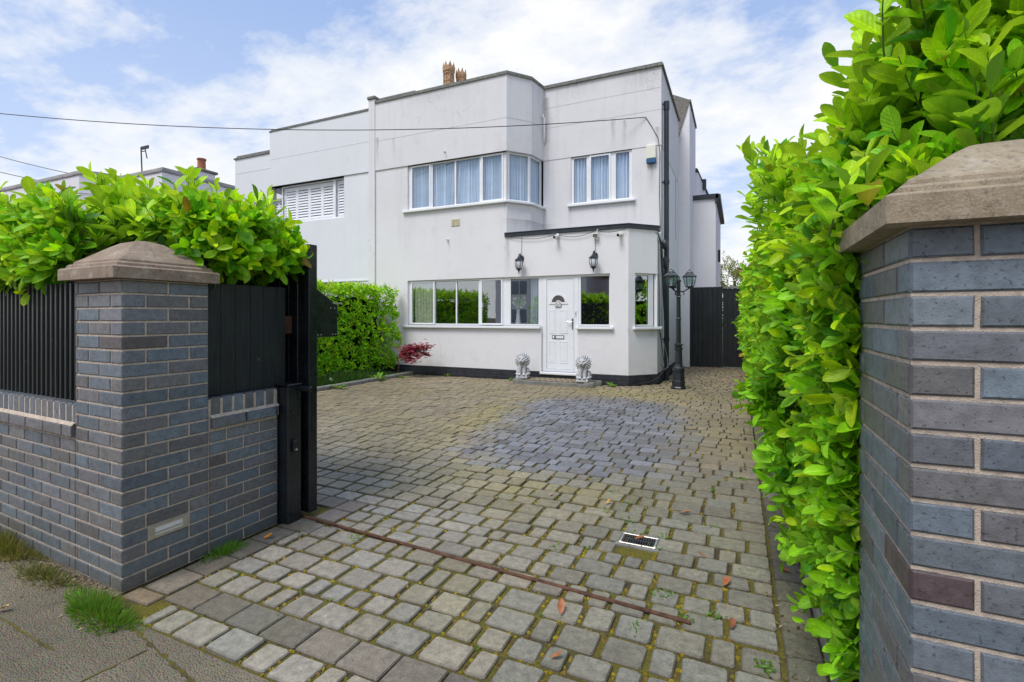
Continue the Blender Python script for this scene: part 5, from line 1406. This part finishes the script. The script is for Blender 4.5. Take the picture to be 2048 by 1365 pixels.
# --- left front hedge, spilling over the wall and panels
hd = empty('laurel_hedge', (-5, 2.2, 0)); tag(hd, 'bright laurel hedge spilling over the left brick wall and pillar', 'hedge')
fo = Foliage(); off = np.array((-5, 2.2, 0))
def put(p): return np.asarray(p, float)-off
x0, x1 = -7.6, -3.05
for k in range(560):      # top shoots
    x = rng.uniform(x0, x1); t_ = rng.uniform(0, 1); y = 1.72+t_*.95
    if x > -3.6 and y < 1.95: y += .25
    yt = 2.10-.10*max(0, (x+3.9)/.8)**2 + .05*math.sin(x*3.1)+.04*math.sin(x*7.3) - .30*max(0, .35-t_)
    z = yt-rng.uniform(.0, .22)
    d = np.array((rng.normal(0.05, .28), rng.normal(-.12-.4*max(0, .4-t_), .25), 1.))
    fo.shoot(put((x, y, z)), d, rng.uniform(.18, .38), rng.integers(8, 13), rng.uniform(.13, .185), C_MID, C_NEW)
for k in range(620):      # front face, drooping over the wall
    x = rng.uniform(x0, -2.98); z = rng.uniform(1.70, 2.05)
    if x > -3.7: z = max(z, rng.uniform(1.80, 2.0))
    y = 1.70-.10*math.sin((z-1.55)*5) + (.22 if x > -3.55 else 0)
    if -3.66 < x < -2.8 and y < 2.05: y = rng.uniform(2.06, 2.2)
    d = np.array((rng.normal(.1, .4), -1.+rng.normal(0, .3), rng.normal(.25, .38)))
    fo.shoot(put((x, y+.08, z)), d, rng.uniform(.12, .26), rng.integers(6, 10), rng.uniform(.115, .165), C_OLD, C_MID if rng.random() < .6 else C_NEW)
for k in range(230):      # the end by the gate, facing the drive
    y = rng.uniform(2.0, 2.66); z = rng.uniform(1.80, 2.05); x = -3.12+rng.normal(0, .05)
    d = np.array((1.+rng.normal(0, .3), rng.normal(-.25, .4), rng.normal(.35, .4)))
    fo.shoot(put((x, y, z)), d, rng.uniform(.12, .26), rng.integers(6, 10), rng.uniform(.115, .165), C_OLD, C_MID if rng.random() < .5 else C_NEW)
for k in range(420):      # back face, mirrored in the house windows; leaves coloured brighter to offset its shade
    x = rng.uniform(x0, -3.3); z = rng.uniform(.9, 2.1)
    fo.shoot(put((x, 2.62, z)), (rng.normal(0, .4), 1, rng.normal(.3, .4)), .22, 7, .14, C_MID, C_NEW)
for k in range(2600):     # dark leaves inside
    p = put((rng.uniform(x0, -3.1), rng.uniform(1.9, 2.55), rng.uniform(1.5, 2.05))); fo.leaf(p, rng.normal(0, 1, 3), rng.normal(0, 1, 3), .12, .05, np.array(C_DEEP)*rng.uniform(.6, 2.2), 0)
for k in range(40):       # a few yellowing leaves low down
    p = put((rng.uniform(-6, -3.0), rng.uniform(1.72, 1.9), rng.uniform(1.65, 1.85))); fo.leaf(p, (rng.normal(0, .5), -.6, -.5), (0, -.5, .8), .10, .04, (.38, .20, .02) if rng.random() < .5 else (.2, .07, .02), .4)
fol_finish(fo, hd, M_leaf, T_NEAR)
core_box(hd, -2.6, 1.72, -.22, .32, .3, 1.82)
mb = MB()
for k in range(9): x = -2.4+k*.5; mb.tube([(x, .1, 0), (x+.05, .1, .6), (x-.04, .05, 1.4)], [.03, .025, .012], 6)
mb.build('trunks', M_wood, hd)

# --- right hedge along the drive
hd = empty('laurel_hedge', (.8, 8, 0)); tag(hd, 'tall laurel hedge along the right side of the driveway', 'hedge'); off = np.array((.8, 8, 0))
fo = Foliage(); ff = Foliage()
def wob(y, z): return .05*math.sin(y*1.3+z*2)+.04*math.sin(y*3.7+1)+.03*math.sin(z*6+y*2)
def htop(y): return 1.93+.2*min(1, max(0, (y-2.6)/1.0))+.05*math.sin(y*2.1)
def hcrown(x, y):      # rounded shoulder on the drive side, higher further back
    k = min(1, max(0, (x-.22)/.70)); return htop(y)-.05-.13*max(0, min(1, (3.2-y)/.8))*(1-k)+(.25+.14*max(0, 1-(y-1.7)/2.0))*k*k*(3-2*k)
k = 0
while k < 3300:          # the face along the drive
    y = 1.92+13.3*rng.random()**1.75; z = rng.uniform(.10, 1.)**.85*htop(y)
    pz = min(1, z/1.1)
    x = .43-.21*pz+wob(y, z)+.06*max(0, (z-1.7)/.4)-.04*min(1, max(0, (y-6)/5))
    if y < 2.7: x = max(x, .34+.02*rng.normal())
    d = np.array((-1.+rng.normal(0, .25), rng.normal(-.35, .38), rng.normal(.22, .36)))
    tgt = fo if y < 6.5 else ff
    up = z/htop(y)
    c1 = C_NEW if rng.random() < .10+.5*up**2 else C_MID
    tgt.shoot(put((x+.10, y, z)), d, rng.uniform(.10, .24), rng.integers(5, 9), rng.uniform(.09, .135), C_OLD if rng.random() < .5 else C_MID, c1, stem=y < 5)
    k += 1
for k in range(900):      # the top
    y = 1.75+13.4*rng.random()**1.7; x = rng.uniform(.24, 1.3); z = hcrown(x, y)-rng.uniform(.02, .25)
    if y < 3.2 and rng.random() < .45: continue
    d = np.array((rng.normal(-.18, .30), rng.normal(-.1, .28), 1.))
    (fo if y < 6.5 else ff).shoot(put((x, y, z)), d, rng.uniform(.16, .32), rng.integers(8, 13), rng.uniform(.11, .16), C_MID, C_NEW, stem=y < 7)
for k in range(150):      # end towards the street, behind the pillar
    x = rng.uniform(.42, 1.5); z = rng.uniform(1.45, 2.7); fo.shoot(put((x, 1.98+rng.normal(0, .04), z)), (rng.normal(-.2, .4), -1, rng.normal(.6, .4)), rng.uniform(.16, .3), 9, .13, C_MID, C_NEW if z > 2 else C_MID)
for k in range(45):       # loose sprays breaking the outline against the sky
    y = rng.uniform(2.9, 4.8); x = rng.uniform(.14, .42); fo.shoot(put((x, y, htop(y)-.03+rng.uniform(0, .08))), (rng.normal(-.22, .22), rng.normal(-.1, .2), 1), rng.uniform(.2, .40), 10, rng.uniform(.12, .16), C_MID, C_NEW)
for k in range(40):
    y = rng.uniform(2.0, 2.5); x = rng.uniform(.34, .6); fo.shoot(put((x, y, 1.80+(x-.3)*.7+rng.uniform(-.03, .06))), (rng.normal(-.2, .22), rng.normal(-.1, .2), 1), rng.uniform(.2, .36), 10, rng.uniform(.13, .17), C_MID, C_NEW)
for k in range(34):
    y = rng.uniform(2.0, 2.6); x = rng.uniform(.45, .75); fo.shoot(put((x, y, 2.0+(x-.3)*.65)), (rng.normal(-.15, .15), rng.normal(-.1, .15), 1), rng.uniform(.24, .40), 10, rng.uniform(.14, .18), C_MID, C_NEW)
for k in range(70):       # long leaders near the pillar
    x = rng.uniform(.72, 1.6); y = rng.uniform(1.95, 2.7); fo.shoot(put((x, y, hcrown(x, y)-.02+rng.uniform(0, .1))), (rng.normal(-.12, .2), rng.normal(-.1, .2), 1), rng.uniform(.26, .42), 11, rng.uniform(.14, .18), C_MID, C_NEW)
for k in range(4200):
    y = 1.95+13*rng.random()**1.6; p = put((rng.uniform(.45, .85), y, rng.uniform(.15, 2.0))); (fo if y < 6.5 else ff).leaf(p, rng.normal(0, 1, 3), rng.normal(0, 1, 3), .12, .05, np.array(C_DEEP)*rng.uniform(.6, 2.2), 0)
fol_finish(fo, hd, M_leaf, T_NEAR)
ff.build('far_foliage', M_leaf_far, hd, T_FAR)
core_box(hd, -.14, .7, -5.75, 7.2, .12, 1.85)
mb = MB()
for k in range(26): yv = -5.9+k*.5; mb.tube([(-.35, yv, 0), (-.32, yv+.05, .6), (-.2, yv, 1.5)], [.026, .022, .012], 6)
mb.build('trunks', M_wood, hd)

# --- hedge between the two front gardens
hd = empty('laurel_hedge', (-8.8, 7, 0)); tag(hd, 'trimmed laurel hedge between the gardens in front of the left windows', 'hedge'); off = np.array((-8.8, 7, 0))
ff = Foliage()
def xf(y, z): return -8.28+.36*max(0, (y-8.6)/1.7)+.05*math.sin(y*2.3+z*3)+.04*math.sin(z*5+y)-.10*max(0, .5-z)
for k in range(1900):
    y = rng.uniform(5.2, 10.32); z = rng.uniform(.16, 2.12); x = xf(y, z)
    d = np.array((1+rng.normal(0, .25), rng.normal(-.35, .38), rng.normal(.28, .35)))
    c1 = C_NEW if rng.random() < .16+.4*(z/2.1)**2 else C_MID
    ff.shoot(put((x-.10, y, z)), d, rng.uniform(.10, .2), rng.integers(5, 8), rng.uniform(.085, .12), C_OLD if rng.random() < .45 else C_MID, c1, stem=False)
for k in range(260):      # the end nearest the street
    ff.shoot(put((rng.uniform(-9.5, -8.25), 5.35, rng.uniform(.16, 2.1))), (rng.normal(0, .35), -1, rng.normal(.3, .35)), rng.uniform(.1, .2), 7, .11, C_OLD, C_MID, stem=False)
for k in range(760):
    y = rng.uniform(5.2, 10.32); x = rng.uniform(-9.5, xf(y, 2)); z = 2.14-rng.uniform(.0, .16)-.05*(y-8)/2
    ff.shoot(put((x, y, z)), (rng.normal(.1, .3), rng.normal(-.1, .3), 1), rng.uniform(.12, .24), 8, rng.uniform(.09, .12), C_MID, C_NEW, stem=False)
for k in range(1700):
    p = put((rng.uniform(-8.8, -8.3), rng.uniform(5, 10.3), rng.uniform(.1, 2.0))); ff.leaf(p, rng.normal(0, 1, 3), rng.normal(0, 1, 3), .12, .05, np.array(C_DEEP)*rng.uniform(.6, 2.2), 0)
ff.build('foliage', M_leaf_far, hd, T_FAR)
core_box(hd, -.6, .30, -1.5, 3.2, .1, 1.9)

# --- red maple
mp_ = empty('maple_shrub', (-7.72, 10.02, 0)); tag(mp_, 'small red leaved maple in front of the white wall beside the hedge', 'shrub')
mb = MB(); brs = []
mb.tube([(0, 0, 0), (.03, .0, .25), (-.02, -.02, .5)], [.014, .012, .009], 6)
for k in range(9):
    a = rng.uniform(-.9, .9); L = rng.uniform(.45, .95); e = (math.cos(a)*L*.95+.08, -abs(math.sin(a))*L*.45, rng.uniform(.52, .95)-.15*L); mb.tube([(-.01, 0, .42), (e[0]*.5, e[1]*.5, .55+.25*rng.random()), e], [.008, .006, .003], 5); brs.append(e)
mb.build('branches', M_wood, mp_)
ff = Foliage()
for k in range(620):
    b_ = brs[rng.integers(len(brs))]; t_ = rng.uniform(.35, 1.1); p = np.array((b_[0]*t_, b_[1]*t_, .62+(b_[2]-.62)*t_))+rng.normal(0, .06, 3)*np.array((1, 1, .8))
    ax = rng.uniform(0, 6.28); nrm = np.array((rng.normal(0, .3), -.4+rng.normal(0, .3), 1.)); c = np.array(random.choice([(.30, .02, .055), (.38, .035, .08), (.20, .015, .04), (.45, .09, .13)]))
    for j in range(5):
        an = ax+(j-2)*.62; ff.leaf(p, np.array((math.cos(an), math.sin(an), -.25+rng.normal(0, .15))), nrm, .085*(1-.16*abs(j-2)), .024, c*rng.uniform(.8, 1.2), .3)
ff.build('foliage', M_maple, mp_, T_FAR)

# --- tree far behind the passage gate
tr = empty('garden_tree', (-.2, 27, 0)); tag(tr, 'brownish green bushy tree beyond the side gate', 'tree')
mb = MB(); mb.tube([(0, 0, 0), (.1, 0, 1.5), (0, .1, 3)], [.16, .13, .06], 8)
for k in range(8): a = k*.8; mb.tube([(0, 0, 1.6+.1*k), (math.cos(a)*.7, math.sin(a)*.7, 2.6+.1*k), (math.cos(a)*1.3, math.sin(a)*1.2, 3.2)], [.06, .04, .015], 5)
mb.build('trunk', M_wood, tr)
ff = Foliage()
for k in range(900):
    v = rng.normal(0, 1, 3); v /= np.linalg.norm(v); rr_ = rng.uniform(.55, 1.05)*(1+.18*math.sin(v[0]*5+v[2]*4)); p = np.array((v[0]*1.5*rr_, v[1]*1.4*rr_, 2.6+v[2]*1.7*rr_))
    ff.shoot(p, v+np.array((0, 0, .6)), .3, 7, .14, (.09, .12, .02), (.30, .28, .05), stem=False)
ff.build('crown', M_leaf_far, tr, T_FAR)

# ================================================================== GRASS, WEEDS, FALLEN LEAVES
def tuft(name, lab, cx_, cy_, rx, ry, n, h, cols, z=0, cat='grass', kind=None, lean=.5, rot=0):
    P = []; D = []; N = []; L = []; W = []; C = []; B = []
    for k in range(n):
        a = rng.uniform(0, 6.28); r_ = rng.random()**.75*(1+.25*math.sin(a*3+cx_*9)); lx, ly = rx*r_*math.cos(a), ry*r_*math.sin(a)
        P.append((lx*math.cos(rot)-ly*math.sin(rot), lx*math.sin(rot)+ly*math.cos(rot), -.005)); d = np.array((math.cos(a)*lean*r_+rng.normal(0, .3), math.sin(a)*lean*r_+rng.normal(0, .3), 1.))
        D.append(d); N.append((rng.normal(0, 1), rng.normal(0, 1), .1)); l_ = h*rng.uniform(.3, 1.15)*max(.25, 1.15-.8*r_*r_); L.append(l_); W.append(.0042*rng.uniform(.7, 1.5)*(1 if z < .02 else 2)); C.append(np.array(cols[rng.integers(len(cols))])*rng.uniform(.7, 1.25)); B.append(rng.normal(0, 1.2))
    me = leaf_mesh(name, P, D, N, L, W, C, T_GRASS, B); me.materials.append(M_grass)
    o = bpy.data.objects.new(name, me); o.location = (cx_, cy_, z); link(o); tag(o, lab, cat, kind=kind); return o
G1_ = [(.10, .30, .012), (.07, .24, .012), (.14, .36, .02), (.16, .30, .02)]; G2_ = [(.22, .18, .06), (.30, .22, .10), (.16, .17, .03)]
tuft('grass_tuft', 'bright green grass tuft at the foot of the left pillar corner', -2.88, 1.37, .36, .085, 1700, .078, G1_+[(.20, .24, .04)], 0, rot=R(-6), lean=1.3)
tuft('grass_tuft', 'small green grass tuft at the base of the wall near the gate', -2.87, 2.03, .05, .15, 520, .075, G1_, 0, lean=1.2)
tuft('dry_grass', 'withered straw coloured grass heap against the low wall at far left', -4.25, 1.50, .50, .10, 1900, .10, G2_, 0, lean=1.6, kind='stuff')
tuft('dry_grass', 'thin brown grass strip along the foot of the wall left of the tuft', -3.55, 1.43, .35, .07, 800, .05, G2_+[(.08, .09, .02)], 0, lean=1.6, kind='stuff')
o = tuft('grass', 'rough dark green grass growing under the hedge beside the bed kerb', -7.95, 8.3, .30, 1.75, 5200, .24, [(.025, .11, .012), (.04, .16, .015), (.02, .085, .012)], .03, kind='stuff')
def rosette(x, y, s, n, lab, col=(.16, .36, .03)):
    ff = Foliage()
    for k in range(n):
        a = k*2.4+rng.normal(0, .2); ff.leaf((0, 0, .005), (math.cos(a), math.sin(a), rng.uniform(.25, .9)), (-.3*math.cos(a), -.3*math.sin(a), 1), s*rng.uniform(.6, 1.1), s*.26, np.array(col)*rng.uniform(.7, 1.3), -.6)
    o = ff.build('weed', M_leaf_far, None, T_FAR); o.location = (x, y, 0); tag(o, lab, 'weed'); return o
rosette(-7.50, 9.02, .30, 12, 'large leafy dandelion weed at the bed kerb beside the maple')
rosette(-7.32, 7.62, .22, 9, 'flat green weed on the setts just right of the spotlight')
rosette(-7.36, 9.7, .14, 8, 'small green weed between the dandelion and the house wall')
rosette(-6.5, 10.38, .13, 9, 'green weed at the foot of the black plinth below the window')
rosette(-2.42, 10.28, .17, 11, 'low green weed by the plinth right of the doorstep')
rosette(-4.78, 10.36, .10, 8, 'tiny weed by the plinth left of the left lion')
# tiny seedlings all over the joints: nobody could count them
ff = Foliage()
spots = [(-.78, 3.9), (-.70, 3.55), (-.47, 3.19), (-.95, 4.1), (-.9, 3.65), (-1.05, 2.95), (-.62, 3.36), (-.45, 3.4), (-.1, 2.6), (-.25, 2.5), (.1, 2.3), (.14, 1.9), (-.1, 1.95), (.05, 3.1), (-2.3, 2.52), (-1.9, 5.1), (-2.55, 5.0), (-.2, 4.5), (.02, 4.9), (-.35, 2.7), (-.45, 2.35), (-.15, 3.7), (-3.2, 7.6), (-2.1, 4.3)]
for (x, y) in spots:
    for k in range(rng.integers(10, 26)):
        p = (x+rng.normal(0, .028), y+rng.normal(0, .025), -.006); ff.leaf(p, (rng.normal(0, 1), rng.normal(0, 1), rng.uniform(.2, 1.)), (rng.normal(0, .3), rng.normal(0, .3), 1), rng.uniform(.014, .032), rng.uniform(.008, .015), np.array((.14, .30, .035))*rng.uniform(.6, 1.3), 0)
for (x, ym, yt) in mossp:
    if yt < 5.2 and rng.random() < .16:
        for k in range(rng.integers(3, 9)):
            p = (x+rng.normal(0, .012), yt+rng.normal(0, .012), -.008); ff.leaf(p, (rng.normal(0, 1), rng.normal(0, 1), rng.uniform(.2, 1.)), (rng.normal(0, .3), rng.normal(0, .3), 1), rng.uniform(.010, .024), rng.uniform(.006, .011), np.array((.15, .25, .03))*rng.uniform(.6, 1.3), 0)
tag(ff.build('seedlings', M_leaf_far, None, T_FAR), 'tiny green seedlings sprouting in the driveway joints', 'weeds', kind='stuff')
mbl = MB()
def fleck(x, y, z, s_, c_):
    a = random.uniform(0, 6.28); ca_, sa_ = math.cos(a), math.sin(a); l_ = s_*random.uniform(.5, 1.6); w_ = s_*random.uniform(.15, .5)
    mbl.add([(x-ca_*l_, y-sa_*l_, z), (x-sa_*w_, y+ca_*w_, z+random.uniform(0, .006)), (x+ca_*l_, y+sa_*l_, z+random.uniform(0, .01)), (x+sa_*w_, y-ca_*w_, z+.001)], [(0, 1, 2, 3)], c_)
LC = [(.20, .13, .06), (.12, .08, .04), (.30, .22, .12), (.07, .05, .03), (.36, .28, .16), (.10, .09, .03)]
for k in range(1500):
    x = random.uniform(-6.0, -2.75); yw = 1.506-(x+2.94)*.0419 if x < -2.94 else 1.45; fleck(x, yw-abs(random.gauss(0, .07))-.004, -.003, random.uniform(.004, .014), random.choice(LC))
for k in range(500): fleck(random.uniform(-6, -.5), random.uniform(.3, 1.4), -.004, random.uniform(.003, .008), random.choice(LC))
for k in range(900): fleck(PX1+random.uniform(-.05, .16), 1.9+random.random()**1.5*11, .007, random.uniform(.004, .012), random.choice(LC))
for k in range(900):
    x, ym, yt = random.choice(mossp)
    if yt < 6: fleck(x+random.uniform(0, .2), yt+random.gauss(0, .02), .004, random.uniform(.003, .009), random.choice(LC))
tag(mbl.build('litter', M_fallen), 'brown crumbs of dead leaf and grit along the wall foot and in the joints', 'litter', kind='stuff')
def fallen(x, y, lab, s=.055, rz=None, col=None):
    ff = Foliage(); rz = rng.uniform(0, 6.28) if rz is None else rz
    ff.leaf((-math.cos(rz)*s/2, -math.sin(rz)*s/2, .006), (math.cos(rz), math.sin(rz), .06), (rng.normal(0, .25), rng.normal(0, .25), 1), s, s*.5, col or random.choice([(.38, .12, .035), (.42, .16, .05), (.30, .10, .04), (.34, .15, .07)]), rng.uniform(1., 2.4))
    o = ff.build('fallen_leaf', M_fallen, None, T_NEAR); o.location = (x, y, .004); tag(o, lab, 'fallen leaf', 'dry leaves fallen on the driveway'); return o
fallen(-.583, 3.262, 'orange dry leaf lying on the drain grate', .065, .4).location.z = .008
fallen(-.36, 3.83, 'orange dry leaf beyond the drain grate towards the hedge', .085, 0)
fallen(-.92, 3.80, 'yellow orange leaf beside the weed beyond the drain', .05, 1., (.55, .28, .03))
fallen(-.197, 3.18, 'orange leaf on the setts right of the drain grate', .06)
fallen(-.06, 2.92, 'brown curled leaf nearest the border, right of the drain', .07)
fallen(-.80, 2.31, 'salmon dry leaf in front of the rusty rail', .075, 2.0, (.45, .17, .08))
fallen(-.03, 2.53, 'dark brown leaf just past the right end of the rail', .06, None, (.24, .08, .03))
fallen(-.70, 1.98, 'thin orange leaf nearest the bottom of the driveway', .05)
fallen(-1.38, 3.77, 'small pinkish leaf left of the weeds on the setts', .045, None, (.5, .28, .18))
fallen(.24, 3.2, 'orange leaf on the brown border blocks beside the near hedge', .06)
fallen(.25, 3.95, 'orange leaf half under the hedge on the border', .06)
fallen(.27, 5.2, 'small brown leaf on the border further up the drive', .05)
fallen(.27, 7.1, 'orange leaf on the border midway along the hedge', .06)
fallen(.26, 8.6, 'tiny orange leaf on the border far up the drive', .06)
fallen(.06, 5.2, 'orange leaf lying on the setts near the border midway', .06)
fallen(-2.80, 2.28, 'bright orange leaf by the wall near the gate post', .06, .6, (.55, .20, .02))
fallen(-3.30, 1.17, 'yellow leaf on the pavement in front of the grass tuft', .06, .5, (.5, .32, .06))

# ================================================================== RENDER SETTINGS
sc.render.engine = 'CYCLES'
sc.view_settings.view_transform = 'Standard'; sc.view_settings.look = 'None'; sc.view_settings.exposure = 0; sc.view_settings.gamma = 1
c = sc.cycles; c.use_denoising = True
try: c.denoiser = 'OPENIMAGEDENOISE'; c.denoising_input_passes = 'RGB_ALBEDO_NORMAL'
except Exception: pass
c.max_bounces = 8; c.diffuse_bounces = 4; c.glossy_bounces = 4; c.transmission_bounces = 4; c.transparent_max_bounces = 12
c.sample_clamp_indirect = 8; c.use_adaptive_sampling = True; c.adaptive_threshold = .01
